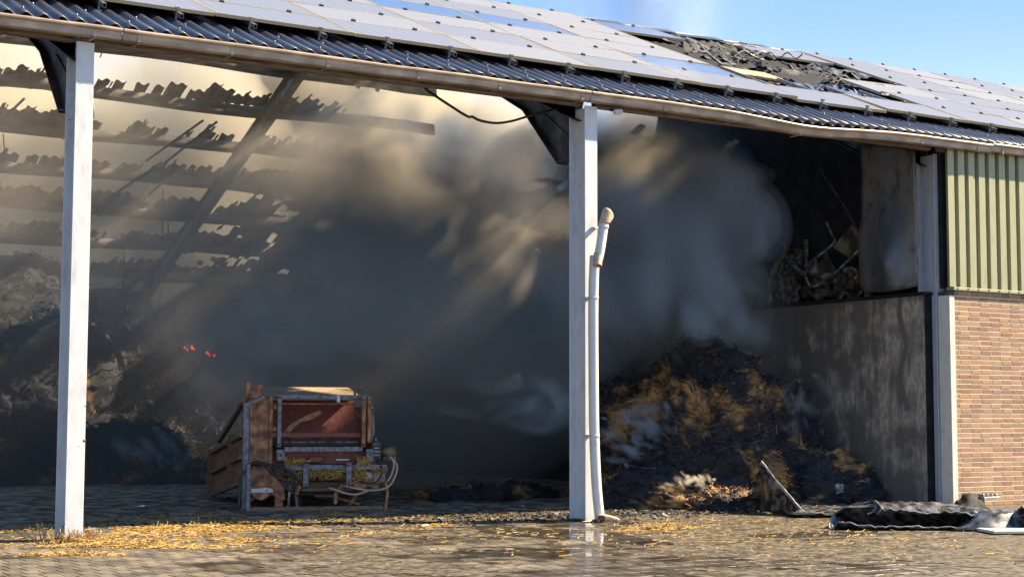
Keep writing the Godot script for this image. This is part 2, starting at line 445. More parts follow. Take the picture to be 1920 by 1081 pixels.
# ---------------------------------------------------------------- ground and paving
func build_ground() -> void:
	var st := mb()
	quad(st, Vector3(-600, -0.08, -600), Vector3(600, -0.08, -600), Vector3(600, -0.08, 600), Vector3(-600, -0.08, 600))
	tag(obj("ground", st, M.field_ground), "", "", "", "structure")
	# the paved yard: pavers with recessed joints on a bed of sand
	var pave := Node3D.new(); pave.name = "pavement"; add_child(pave); shift[pave] = Vector3.ZERO
	tag(pave, "", "", "", "structure")
	st = mb()
	bb(st, -9.5, 26, -0.075, -0.011, -2.9, 12)
	obj("sand_bed", st, M.joint_sand, pave)
	var w := 0.14; var d := 0.28
	st = mb()
	box(st, Transform3D(), Vector3(w - 0.008, 0.05, d - 0.008), 0.003)
	var slab := done(st)
	var eye := Vector3(-4.622, 1.215, 15.457)
	var fwd := Vector3(0.5233, 0.081, -0.8485).normalized()
	var right := fwd.cross(Vector3.UP).normalized()
	var spots := []
	for j in range(0, 37):
		var z := -2.75 + j * d
		for i in range(0, 125):
			var x := -3.2 + i * w + (w / 2.0 if j % 2 else 0.0)
			var v := Vector3(x, 0, z) - eye
			var depth := v.dot(fwd)
			var px := v.dot(right) / depth / 0.3232
			if absf(px) > 1.6: continue
			var wet_n := bump.get_noise_2d(x * 45, z * 70 + 40)
			var wet := wet_n + 0.42 * exp(-pow((x - 5.0 - (2.0 - z) * 0.4) / 2.4, 2.0) ) - 0.2 * clampf((1.5 - x) / 2.0, 0, 1) > 0.1
			var t := Transform3D(Basis.from_euler(Vector3(rng.randf_range(-0.003, 0.003), rng.randf_range(-0.012, 0.012), rng.randf_range(-0.003, 0.003))), Vector3(x, -0.025 + rng.randf_range(-0.001, 0.001), z))
			var g := rng.randf_range(0.72, 1.08)
			var soil := clampf(1.0 - 0.5 * smoothstep(-0.9, -2.4, z + 0.5 * bump.get_noise_2d(x * 60, 7)), 0.2, 1.0)
			spots.append([depth + absf(px) * 0.3, t, wet, Color(g * soil, g * soil * rng.randf_range(0.95, 1.0), g * soil * rng.randf_range(0.88, 1.0))])
	spots.sort_custom(func(a, b): return a[0] < b[0])
	var tone := {}
	var rest := [[], []]; var cols := [[], []]
	for n in spots.size():
		var s = spots[n]
		if n < 300:
			var q := int(rng.randi() % 3)
			var key := "%s%d" % [s[2], q]
			if not tone.has(key):
				var m: StandardMaterial3D = (M.paver_wet if s[2] else M.paver_dry).duplicate()
				m.vertex_color_use_as_albedo = false
				m.albedo_color = m.albedo_color * [1.0, 0.93, 0.87][q]
				tone[key] = m
			var o := obj("paver", slab, tone[key], pave)
			o.transform = s[1]
		else:
			rest[int(s[2])].append(s[1]); cols[int(s[2])].append(s[3])
	scatter("pavers", slab, M.paver_dry, rest[0], cols[0], pave)
	scatter("wet_pavers", slab, M.paver_wet, rest[1], cols[1], pave)
	# thin water lying in the low places of the yard
	var k := 0
	for p in [[Vector3(4.55, 0, 1.7), 0.55, 1.5], [Vector3(3.1, 0, 3.3), 0.5, 0.7], [Vector3(5.7, 0, 0.55), 0.7, 0.25], [Vector3(6.9, 0, 2.9), 0.8, 0.45]]:
		st = mb(true)
		var ring := []
		for a in 28:
			var r := 1.0 + 0.55 * bump.get_noise_2d(cos(TAU * a / 28) * 70 + k * 333, sin(TAU * a / 28) * 70)
			ring.append(p[0] + Vector3(cos(TAU * a / 28) * p[1] * r, 0.0035, sin(TAU * a / 28) * p[2] * r))
		for a in 28: tri(st, p[0] + Vector3(0, 0.0035, 0), ring[a], ring[(a + 1) % 28])
		tag(obj("puddle", st, M.puddle_water), "", "", "", "structure")
		k += 1
	# silt, chaff and hose water trodden over the paving, joints drowned, thicker towards the right
	var film := []
	for i in 120:
		var r := []
		for j in 190:
			var x := 0.4 + j * 0.07; var z := -1.6 + i * 0.08
			r.append(Vector3(x, 0.0022 + 0.004 * bump.get_noise_2d(x * 90, z * 90) + 0.0025 * bump.get_noise_2d(x * 500, z * 500), z))
		film.append(r)
	st = mb(true)
	skin(st, film, func(i, j):
		var p: Vector3 = film[i][j]
		var v := (p - eye).dot(right) / maxf(1.0, (p - eye).dot(fwd)) / 0.3232
		return absf(v) < 1.1 and bump.get_noise_2d(p.x * 55, p.z * 55 + 500) + 0.5 * bump.get_noise_2d(p.x * 260, p.z * 260) + 0.11 * (p.x - 2.8) - 0.9 * exp(-pow((p.x - 6.0 + 0.72 * p.z) / 0.7, 2.0)) > -0.05)
	tag(obj("silt_film", st, M.silt), "", "", "", "structure")
	# the floor of the barn: trampled ash and burnt straw over concrete, uneven
	st = mb(true)
	var rows := []
	for i in 70:
		var r := []
		for j in 150:
			var x := -9.2 + j * 0.24 + 0.0
			var z := -16.2 + i * 0.2145 + 0.0
			var edge := clampf((-1.3 - z + 0.7 * bump.get_noise_2d(x * 80, 3)) / 1.2, -0.3, 1.0)
			var y := -0.012 + 0.022 * edge + 0.03 * maxf(0, edge) * (0.5 + bump.get_noise_2d(x * 130, z * 130)) + 0.02 * maxf(0, edge) * bump.get_noise_2d(x * 600, z * 600)
			r.append(Vector3(x, y, z))
		rows.append(r)
	skin(st, rows)
	tag(obj("barn_floor", st, M.burnt_floor), "", "", "", "structure")

# ---------------------------------------------------------------- steel portal frames
func h_section(st: SurfaceTool, a: Vector3, b: Vector3, depth: float, width: float) -> Array:
	return []

func build_frames() -> void:
	var names := ["pale grey steel frame at the left end with rust marks on its post", "white steel frame in the middle with the broken downpipe beside its post", "steel frame with shade put into its paint standing against the end of the brick wall"]
	for n in 3:
		var x0 := 6.11 * n - 0.18
		if n == 2: x0 = 12.02
		var zs := -0.22 if n == 2 else 0.0
		var f := thing("steel_frame", names[n], "steel frame", Vector3(x0 + 0.09, 0, -0.17), "steel frames of the barn")
		shift[f] = shift[f] + Vector3(0, 0, zs)
		var paint = M.white_paint if n < 2 else mat("shaded_paint", lin(0.4, 0.42, 0.46), 0.5, 0.0, noises.faint, Vector3(0.7, 0.25, 0.7))  # last frame: the shade on its post is put into a darker, bluer paint
		var top := 4.93
		var st := mb()
		bb(st, x0, x0 + 0.18, 0, top, -0.014, 0, 0.003)
		obj("front_flange", st, paint, f)
		st = mb(); bb(st, x0 + 0.083, x0 + 0.097, 0, top, -0.326, -0.014)
		obj("web", st, paint, f)
		st = mb(); bb(st, x0, x0 + 0.18, 0, top - 0.1, -0.34, -0.326, 0.003)
		obj("rear_flange", st, paint, f)
		st = mb(); bb(st, x0 - 0.03, x0 + 0.21, 0, 0.018, -0.37, 0.02, 0.003)
		obj("base_plate", st, M.sooty_paint, f)
		# haunch plate behind the column, its sloping flange and the bolts
		var xf := Transform3D(Basis(Vector3(0, 0, -1), Vector3(0, 1, 0), Vector3(1, 0, 0)), Vector3(x0 + 0.084, 0, 0))   # local x runs into the barn
		st = mb()
		prism(st, PackedVector2Array([Vector2(0.34, 4.3), Vector2(0.63, 4.32), Vector2(1.43, 5.12), Vector2(2.02, 5.42), Vector2(2.02, 5.6), Vector2(0.34, 5.0)]), xf, 0.014)
		obj("haunch", st, M.sooty_paint, f)
		st = mb()
		bar(st, Vector3(x0 + 0.09, 4.29, -0.35), Vector3(x0 + 0.09, 4.34, -0.62), 0.16, 0.014)
		bar(st, Vector3(x0 + 0.09, 4.31, -0.62), Vector3(x0 + 0.09, 5.11, -1.43), 0.16, 0.014)
		bar(st, Vector3(x0 + 0.09, 5.11, -1.43), Vector3(x0 + 0.09, 5.41, -2.02), 0.16, 0.014)
		bar(st, Vector3(x0 + 0.09, 4.55, -0.35), Vector3(x0 + 0.09, 5.0, -1.0), 0.05, 0.014)
		obj("haunch_flange", st, M.sooty_paint, f)
		for y in [4.05, 4.2, 4.35, 4.5]:
			st = mb(true)
			tube(st, [Vector3(x0 + 0.03, y, -0.36), Vector3(x0 + 0.03, y, -0.30)], 0.011, 6)
			obj("bolt", st, paint, f)
		# rafters: two flanges and a web each, up to the ridge and down the rear slope
		for side in (1 if n == 2 else 2):
			var a := Vector3(x0 + 0.09, front_y(-0.2) - 0.17, -0.2) if side == 0 else Vector3(x0 + 0.09, rear_y(BACK_Z) - 0.17, BACK_Z)
			var b := Vector3(x0 + 0.09, front_y(RIDGE_Z) - 0.17, RIDGE_Z)
			st = mb()
			bar(st, a, b, 0.16, 0.014); bar(st, a - Vector3(0, 0.14, 0), b - Vector3(0, 0.14, 0), 0.012, 0.27); bar(st, a - Vector3(0, 0.28, 0), b - Vector3(0, 0.28, 0), 0.16, 0.014)
			obj("rafter", st, M.sooty_paint, f)
		st = mb(); bb(st, x0 + 0.02, x0 + 0.16, 0, rear_y(BACK_Z) - 0.2, BACK_Z - 0.1, BACK_Z + 0.1)
		obj("rear_column", st, M.sooty_paint, f)
		if n == 0:
			for q in [[0.98, 0.174, 0.03, 0.05], [1.32, 0.176, 0.016, 0.03], [0.93, 0.12, 0.01, 0.012]]:
				st = mb(true)
				tube(st, [Vector3(x0 + q[1], q[0] - 0.005, 0.0), Vector3(x0 + q[1], q[0] - 0.005, 0.0025)], [q[2] * 0.5, q[2] * 0.4], 8)
				obj("rust_spot", st, M.rusty_plate, f)
	# the beam along the eave
	for n in 4:
		var xa: float = [-9.2, 0.0, 6.11, 11.96][n]
		var xb: float = [-0.18, 5.93, 11.78, 26.0][n]
		var lab: String = ["dark timber eave beam beyond the left post", "dark timber eave beam between the left and the middle post", "dark timber eave beam between the middle post and the brick wall", "dark timber eave beam above the green cladding"][n]
		var st := mb()
		bb(st, xa, xb, 4.93, 5.03, -0.13, -0.03, 0.004)
		tag(obj("eave_beam", st, M.eave_timber), lab, "beam", "beams along the eave")

# ---------------------------------------------------------------- the roof
func corrugated(x0: float, x1: float, s0: float, s1: float, rows: int, per: int, cut := false, ends := 0.0) -> SurfaceTool:
	var st := mb(true)
	var grid := []
	var n := int(round((x1 - x0) / 0.177 * per))
	for i in rows + 1:
		var s := lerpf(s0, s1, float(i) / rows)
		var r := []
		for j in n + 1:
			var x := lerpf(x0, x1, float(j) / n)
			var p := up_slope(s, 0.025 * cos(TAU * x / 0.177))
			p.x = x
			p.y += sag(x) * clampf(1.0 - s / 1.2, 0, 1) * 0.45
			r.append(p)
		grid.append(r)
	skin(st, grid, (func(i, j): return not open_hole(grid[i][j].x, grid[i][j].z)) if cut else null, 0.0 if cut else 0.007)
	return st

func build_roof() -> void:
	var roof := thing("barn_roof", "dark blue corrugated roof slope along the eave with a ragged burnt hole", "roof", Vector3(8, 5, -3))
	for k in 33:
		var x0 := -9.204 + k * 1.062
		obj("roof_sheet", corrugated(x0, x0 + 1.075, 0.1, 1.6, 4, 8), M.fibre_cement, roof)
	obj("upper_sheeting", corrugated(-9.204, 25.842, 1.45, 7.62, 22, 5, true), M.sooty_roof, roof)
	# screws on every third crest of the eave row, in two lines
	var screw := mb(true)
	tube(screw, [Vector3.ZERO, Vector3(0, 0.022, 0.009)], [0.014, 0.009], 6)
	var sm := done(screw)
	var at := []
	for k in 198:
		var x := -9.204 + k * 0.177 + 0.081
		x = round(x / 0.177) * 0.177
		if k % 3 == 0 or k % 3 == 1:
			var p := up_slope(0.27 if k % 3 == 0 else 0.62, 0.027); p.x = x
			p.y += sag(x) * 0.4
			at.append(Transform3D(Basis(), p))
	scatter("screws", sm, M.aluminium, at, [], roof)
	# ridge caps lap over one another like steps
	var x := -2.0
	while x < 25.0:
		var st := mb()
		var tilt := rng.randf_range(0.0, 0.03)
		var y := front_y(RIDGE_Z) + 0.07
		for s in [-1, 1]:
			box(st, Transform3D(Basis.from_euler(Vector3(s * 0.4, 0, 0.028 + tilt * 0.3)), Vector3(x + 0.57, y - 0.06, RIDGE_Z + s * 0.13)), Vector3(1.16, 0.016, 0.3))
		obj("ridge_cap", st, M.fibre_cement, roof)
		x += 1.1
	# purlins under the front slope
	for k in 6:
		var st := mb()
		var p := up_slope(0.9 + k * 1.25, -0.1)
		bar(st, Vector3(-9.2, p.y, p.z), Vector3(10.2 if k in [1, 2, 3] else 25.8, p.y, p.z), 0.08, 0.14)
		obj("purlin", st, M.sooty_paint, roof)

	# the burnt rear slope: purlins still hung with strips of sheet, sheets beyond opened to let sun into the smoke
	var rear := thing("burnt_rear_roof", "burnt-out rear roof slope of bare purlins hung with ragged sheet remnants", "roof", Vector3(0, 5, -11))
	for k in 8:
		var z := -7.75 - k * 1.155
		var y := rear_y(z) - 0.1
		var pts := []
		for i in 30 + (k * 5) % 4:
			var x2 := -9.2 + i * 0.6
			var dip := -0.05 * absf(sin(x2 * 0.51 + k)) + 0.05 * bump.get_noise_2d(x2 * 40, k * 90)
			if k == 2 and x2 < 3.0: dip += 0.1 * bump.get_noise_2d(x2 * 160, 5)
			pts.append(Vector3(x2, y + dip, z))
		var st := mb(true)
		var grid := []
		for c in [[-0.1, -0.03], [0.1, -0.03], [0.1, 0.03], [-0.1, 0.03], [-0.1, -0.03]]:
			var r := []
			for p in pts: r.append(p + Vector3(0, c[0], c[1] * 1.2 - c[0] * 0.15))
			grid.append(r)
		skin(st, grid)
		var pur := obj("purlin", st, M.purlin_wood, rear)
		# the strip of corrugated sheet left on it, its upper and lower edges burnt ragged
		for half in 3:
			st = mb(true)
			grid = []
			var n := 6 * 70
			for i in 7:
				var r := []
				for j in n + 1:
					var xx: float = [-9.0, -1.5, 4.2][half] + j * 7.2 / n
					var zz := z + 0.42 - i * 0.14
					var yy := rear_y(zz) + 0.03 + 0.022 * cos(TAU * xx / 0.177)
					var drop := 0.12 * maxf(0.0, absf(zz - z) - 0.1)
					r.append(Vector3(xx, yy - drop, zz))
				grid.append(r)
			var kk := k; var g2 := grid
			var ragged := func(i, j):
				var xx: float = g2[i][j].x
				var reach := 0.07 + 0.36 * bump.get_noise_2d(xx * 60, kk * 400.0) + 0.25 * bump.get_noise_2d(xx * 300, kk * 400.0 + 90)
				if bump.get_noise_2d(xx * 33, kk * 130.0 + 77) > 0.2: reach += 0.2
				if xx > 8.0 + 0.6 * sin(kk * 2.0): return false
				if xx > 4.6: reach += minf(0.12, 0.1 * (xx - 4.6))
				var up_side: bool = i < 3
				return (3 - i if up_side else i - 2) * 0.13 - 0.11 < reach * (1.0 if up_side else 0.75)
			skin(st, grid, ragged)
			obj("sheet_remnant", st, M.ruined_sheet, rear)
	st_rear(rear)
	# thin rods and wires that hang from it
	for w in [[1.9, -11.4, 0.5], [2.6, -9.9, 0.8], [5.1, -12.6, 1.1], [5.6, -13.7, 0.9], [4.9, -14.2, 1.4], [5.9, -15.0, 1.6], [3.1, -10.4, 0.3]]:
		var st := mb(true)
		var y0 := rear_y(w[1]) - 0.15
		tube(st, [Vector3(w[0], y0, w[1]), Vector3(w[0] + 0.02, y0 - w[2] * 0.5, w[1] + 0.02), Vector3(w[0] - 0.02, y0 - w[2], w[1])], 0.012, 5)
		obj("hanging_wire", st, M.dark_gap, rear)
	for b in [[Vector3(1.95, 6.35, -10.3), Vector3(1.6, 5.85, -11.4)], [Vector3(5.0, 6.3, -10.3), Vector3(4.4, 5.7, -11.5)], [Vector3(5.25, 6.3, -10.3), Vector3(4.75, 5.7, -11.5)], [Vector3(4.7, 5.7, -11.5), Vector3(4.2, 5.25, -12.5)], [Vector3(5.1, 5.7, -11.5), Vector3(4.8, 5.25, -12.5)], [Vector3(7.0, 5.75, -11.5), Vector3(6.7, 5.2, -12.6)]]:
		var st := mb(); bar(st, b[0], b[1], 0.03, 0.03)
		obj("brace", st, M.ruined_sheet, rear)

func st_rear(rear: Node3D) -> void:  # gaps added out of view so that sun and sky light the smoke
	var st := mb(true)
	var grid := []
	for i in 57:
		var z := lerpf(RIDGE_Z, BACK_Z - 0.3, i / 56.0)
		var r := []
		for j in 181:
			var x := 6.2 + j * 0.11
			r.append(Vector3(x, rear_y(z) + 0.02 * cos(TAU * j / 2.0), z))
		grid.append(r)
	skin(st, grid, func(i, j):
		var p: Vector3 = grid[i][j]
		var low := smoothstep(-11.0, -12.6, p.z + 0.8 * bump.get_noise_2d(p.x * 90, 700))
		if p.x < 13.2 - 6.2 * low + 1.0 * bump.get_noise_2d(p.z * 100, 11) + 0.5 * bump.get_noise_2d(p.x * 260, p.z * 260): return false
		return bump.get_noise_2d(p.x * 130, p.z * 130) + 0.6 * bump.get_noise_2d(p.x * 330, p.z * 330) > 0.45 - 0.2 * (p.x - 13.0) - 1.8 * low)
	obj("rear_sheeting", st, M.sooty_roof, rear)

# ---------------------------------------------------------------- solar panels
func build_solar() -> void:
	var arr := thing("solar_array", "grey solar panels in six rows up the roof, some warped and torn by the fire", "solar panels", Vector3(8, 5.6, -3))
	var pw := 1.655; var pd := 0.985
	var basis := Basis(Vector3.RIGHT, up_slope(0, 1.0) - up_slope(0), (up_slope(0) - up_slope(1)).normalized())   # y is the slope's normal, z down the slope
	var glass := mb(); var frame := mb()
	var gm := ArrayMesh.new()
	glass.set_normal(Vector3.UP)
	for q in [[-1, -1], [1, -1], [1, 1], [-1, -1], [1, 1], [-1, 1]]:
		glass.set_uv(Vector2(q[0] * 0.5 + 0.5, q[1] * 0.5 + 0.5))
		glass.add_vertex(Vector3(q[0] * (pw / 2 - 0.012), 0.0, q[1] * (pd / 2 - 0.012)))
	gm = glass.commit()
	for s in [-1, 1]:
		bb(frame, s * pw / 2, s * (pw / 2 - 0.012), -0.036, 0.003, -pd / 2 + 0.012, pd / 2 - 0.012)
		bb(frame, -pw / 2, pw / 2, -0.036, 0.003, s * pd / 2, s * (pd / 2 - 0.012))
	bb(frame, -pw / 2 + 0.012, pw / 2 - 0.012, -0.01, -0.004, -pd / 2 + 0.012, pd / 2 - 0.012)
	var fm := done(frame)
	var clamps := []
	for r in 6:
		for c in range(-2, 14):
			var x := 1.52 + c * 1.68 + 0.84 - 1.68
			var s := 1.0 + r * 1.005 + pd / 2
			var p := up_slope(s, 0.15); p.x = x
			var burnt := in_hole(x, p.z, 0.0)
			var near := in_hole(x, p.z, 0.2)
			var lost := burnt or (r == 4 and c == 6) 
			var t := Transform3D(basis, p)
			if lost: continue
			if near:
				t.basis = basis * Basis.from_euler(Vector3(rng.randf_range(-0.02, 0.015), rng.randf_range(-0.01, 0.01), rng.randf_range(-0.02, 0.02)))
				t.origin -= basis.y * rng.randf_range(0.0, 0.05)
			else:
				t.basis = basis * Basis.from_euler(Vector3(rng.randf_range(-0.006, 0.006), 0, rng.randf_range(-0.004, 0.004)))
			var k := 0 if rng.randf() < 0.6 else 1
			if x > 7.5 and x < 16.0 and rng.randf() < (0.4 if near else 0.12): k = 2
			if r == 3 and c in [3, 4]: k = 2
			var panel := Node3D.new()
			var o := obj("solar_panel", gm, M["solar_glass_%d" % k], arr)
			o.transform = Transform3D(t.basis, t.origin + shift[arr])
			var fr := obj("frame", fm, M.frame_metal, o)
			fr.position = Vector3.ZERO
			panel.free()
			for u in [-0.42, 0.42]:
				clamps.append(Transform3D(t.basis, t.origin + t.basis * Vector3(u, 0.012, -pd / 2 - 0.01)))
	var st := mb()
	box(st, Transform3D(), Vector3(0.05, 0.03, 0.045), 0.004)
	scatter("clamps", done(st), M.dark_grille, clamps, [], arr)
	# the rails under the panels, their cut ends showing below the lowest row, each on a hook
	for c in range(-2, 14):
		for u in [-0.42, 0.42]:
			var x: float = 1.52 + c * 1.68 - 0.84 + u
			var a := up_slope(0.86, 0.085); a.x = x
			var b := up_slope(3.0 if x > 9.5 and x < 14.8 else 6.9, 0.085); b.x = x
			st = mb()
			for q in [[-0.018, 0.0, 0.006, 0.05], [0.018, 0.0, 0.006, 0.05], [0.0, 0.022, 0.04, 0.006], [0.0, -0.022, 0.04, 0.006]]:
				var off: Vector3 = basis * Vector3(q[0], q[1], 0)
				bar(st, a + off, b + off, q[2], q[3], 0.0, basis.y)
			obj("rail", st, M.aluminium, arr)
			st = mb()
			var h := up_slope(0.95, 0.02); h.x = x - 0.03
			bar(st, h, h + basis.y * 0.13, 0.03, 0.012, 0.0, Vector3.RIGHT)
			bar(st, h + basis.y * 0.005, h + basis.y * 0.005 + basis.z * 0.08, 0.03, 0.012, 0.0, basis.y)
			box(st, Transform3D(basis, h + basis.y * 0.135), Vector3(0.04, 0.03, 0.04))
			obj("hook", st, M.galvanised, arr)
	# torn laminate, bent frame bars and cables lying in and over the hole
	var torn := [
		[Vector2(11.9, -5.6), 1.3, 0.7, 0.5, 0], [Vector2(12.9, -5.6), 1.7, 1.0, -0.3, 1], [Vector2(11.6, -4.2), 1.4, 0.8, 0.7, 1], [Vector2(13.2, -3.9), 1.6, 0.9, -0.5, 1],
		[Vector2(12.0, -2.6), 1.5, 0.7, 0.2, 2], [Vector2(13.9, -3.0), 1.6, 0.8, 0.1, 2], [Vector2(11.2, -3.0), 1.0, 0.5, 0.35, 1], [Vector2(14.4, -4.6), 1.5, 0.9, -0.2, 0], [Vector2(11.9, -4.9), 1.2, 0.8, 0.9, 1]]
	for q in torn.size():
		var e = torn[q]
		st = mb(true)
		var rows := []
		for i in 13:
			var r := []
			for j in 19:
				var u := (j / 18.0 - 0.5) * float(e[1]); var v := (i / 12.0 - 0.5) * float(e[2])
				var rot := Vector2(u, v).rotated(e[3])
				var x: float = e[0].x + rot.x; var z: float = e[0].y + rot.y
				var y := front_y(z) + 0.04 + 0.2 * bump.get_noise_2d(x * 110 + q * 77, z * 110) + 0.1 * bump.get_noise_2d(x * 300, z * 300 + q * 55) - 0.1 * (0.5 - absf(v))
				r.append(Vector3(x, y, z))
			rows.append(r)
		var qq := q
		skin(st, rows, func(i, j): return bump.get_noise_2d(i * 130.0 + qq * 900, j * 90.0) < 0.22)
		obj("torn_panel", st, [M.scorched_metal, M.ruined_sheet, M.solar_glass_2][e[4]], arr)
	for q in 12:
		var a := Vector2(rng.randf_range(11.2, 14.0), rng.randf_range(-5.6, -2.1))
		var d := Vector2(rng.randf_range(0.5, 1.3), rng.randf_range(-0.35, 0.5)) * (1.0 if q % 3 else -0.8)
		var pts := []
		for i in 4:
			var p := a + d * (i / 3.0)
			pts.append(Vector3(p.x, front_y(p.y) + 0.08 + rng.randf_range(-0.06, 0.14), p.y))
		st = mb()
		if q % 2:
			for i in 3: bar(st, pts[i], pts[i + 1], 0.045, 0.03)
			obj("bent_frame_bar", st, M.pale_ash_metal, arr)
		else:
			st = mb(true); tube(st, curve(pts, 5), 0.012, 5)
			obj("loose_cable", st, M.pale_ash_metal if q % 4 else M.black_rubber, arr)
	# a wavy edge of torn sheet and a scrap of insulation
	st = mb(true)
	var wave := []
	for i in 60: wave.append(Vector3(11.2 + i * 0.022, front_y(-4.1) + 0.12 + 0.045 * sin(i * 0.55), -4.1 + i * 0.012))
	tube(st, wave, 0.012, 5)
	obj("curled_edge", st, M.pale_ash_metal, arr)
	st = mb(); box(st, Transform3D(basis, Vector3(11.0, front_y(-2.9) + 0.06, -2.9)), Vector3(0.9, 0.05, 0.5), 0.01)
	obj("insulation_board", st, M.sandy_plate, arr)

# ---------------------------------------------------------------- gutter
func build_gutter() -> void:
	var g := thing("eave_gutter", "brown zinc gutter along the eave with a bright lip, sagging over the right bay", "gutter", Vector3(6, 4.9, 0.15))
	var cuts := [-9.2, -3.6, 0.23, 5.9, 12.78, 18.0, 26.0]
	for k in cuts.size() - 1:
		var st := mb(true)
		var grid := []
		var n := int((cuts[k + 1] - cuts[k]) / 0.2) + 1
		# profile from the back wall of the gutter under it and up to the rolled lip
		var prof := [Vector2(0.03, 5.05), Vector2(0.03, 4.975), Vector2(0.06, 4.955), Vector2(0.15, 4.955), Vector2(0.162, 4.962), Vector2(0.168, 5.022), Vector2(0.172, 5.03), Vector2(0.19, 5.032), Vector2(0.203, 5.042), Vector2(0.205, 5.056), Vector2(0.196, 5.068), Vector2(0.18, 5.07), Vector2(0.166, 5.06), Vector2(0.158, 5.03), Vector2(0.15, 4.968), Vector2(0.04, 4.968), Vector2(0.036, 5.05)]
		for q in prof:
			var r := []
			for i in n + 1:
				var x := lerpf(cuts[k] + 0.006, cuts[k + 1] - 0.006, float(i) / n)
				var s := sag(x)
				var wob := 0.008 * bump.get_noise_2d(x * 70, 90)
				r.append(Vector3(x, q.y + s + wob + (0.02 if k == 4 and x > 12.7 else 0.0), q.x - s * 0.5 * clampf((q.y - 4.9) * 6, 0, 1) + wob))
			grid.append(r)
		st.set_smooth_group(-1)
		skin(st, grid)
		obj("gutter_length", st, M.gutter_zinc, g)
	# straps that hold it, with the shadowed gap under each
	for x in [-0.98, -0.05, 0.4, 1.39, 2.48, 3.58, 4.64, 5.78, 7.0, 8.09, 9.2, 10.33, 11.4, 12.5, 13.0]:
		var st := mb()
		var s := sag(x)
		bb(st, x - 0.016, x + 0.016, 4.958 + s, 5.03 + s, 0.166, 0.1745)
		bb(st, x - 0.016, x + 0.016, 4.945 + s, 4.953 + s, -0.02, 0.166)
		obj("strap", st, M.gutter_zinc, g)

# ---------------------------------------------------------------- brick wall and cladding at the right
func build_right_wall() -> void:
	var wall := thing("brick_wall", "orange brown brick wall with pale joints at the right end of the barn", "brick wall", Vector3(13, 0, -0.1))
	var top := 2.975
	var x0 := 12.137
	var course := top / 44.0
	var length := 0.2085
	var st := mb()
	bb(st, x0, 26.0, -0.07, top, -0.22, -0.0035)
	obj("mortar_core", st, M.mortar, wall)
	var meshes := []
	for L in [length - 0.012, length / 2 - 0.006, 0.06, length * 0.75]:
		var b := mb(); box(b, Transform3D(), Vector3(L, course - 0.0135, 0.1), 0.002)
		meshes.append(done(b))
	var far_places := [[], [], [], []]
	for j in 44:
		var x := x0
		var y := j * course + course / 2
		var first := true
		while x < 26.0:
			var L := length
			if first and j % 2: L = length * 0.5
			if first and j % 2 == 0: L = 0.066
			first = false
			var at := Vector3(x + L / 2, y, -0.05 + rng.randf_range(-0.0015, 0.0015))
			var mi := 0 if is_equal_approx(L, length) else (1 if L > 0.08 else 2)
			if at.x < 13.62 and y > 0.0:
				var o := obj("brick", meshes[mi], M["brick_%d" % (rng.randi() % 4)], wall)
				o.position = at + shift[wall]
			elif mi == 0:
				far_places[rng.randi() % 4].append(Transform3D(Basis(), at))
			x += L
	for k in 4: scatter("bricks_beyond", meshes[0], M["brick_%d" % k], far_places[k], [], wall)
	# white corner strip
	st = mb()
	bb(st, 12.03, 12.135, -0.05, top - 0.06, -0.2, 0.012, 0.004)
	obj("corner_strip", st, M.pale_trim, wall)
	st = mb()
	bb(st, 12.03, 12.135, top - 0.058, top - 0.002, -0.2, 0.01, 0.004)
	obj("corner_cap", st, M.sooty_paint, wall)
	# trapezoid cladding above it
	var clad := thing("metal_cladding", "yellow green ribbed metal cladding above the brick wall", "cladding", Vector3(13, 3, 0))
	var sheets := 13
	for k in sheets:
		st = mb()
		var xs := 12.09 + k * 1.04
		var grid := [[], []]
		for i in 5:
			var xr := xs - 0.06 + i * 0.208
			# crest at the front, valley behind
			for q in [[0.0, 0.0], [0.124, 0.0], [0.13, -0.16], [0.202, -0.16]]:
				for rr in 2: grid[rr].append(Vector3(xr + q[0], 3.035 if rr else 5.0, 0.03 + q[1]))
		for rr in 2: grid[rr].append(Vector3(xs - 0.06 + 1.04, 3.035 if rr else 5.0, 0.03))
		skin(st, grid, null, 0.0)
		obj("cladding_sheet", st, M.cladding_green, clad)
	st = mb()
	bb(st, 12.09, 26.0, 2.985, 3.028, -0.1, 0.05, 0.004)
	obj("drip_flashing", st, M.cladding_green, clad)
	for k in 30:
		st = mb()
		bb(st, 12.155 + k * 0.208, 12.175 + k * 0.208, 3.001, 3.02, 0.0505, 0.056)
		obj("closure_block", st, M.dark_grille, clad)
	st = mb()
	bb(st, 12.09, 26, 3.03, 5.0, -0.23, -0.14)
	obj("liner", st, M.black_cladding, clad)

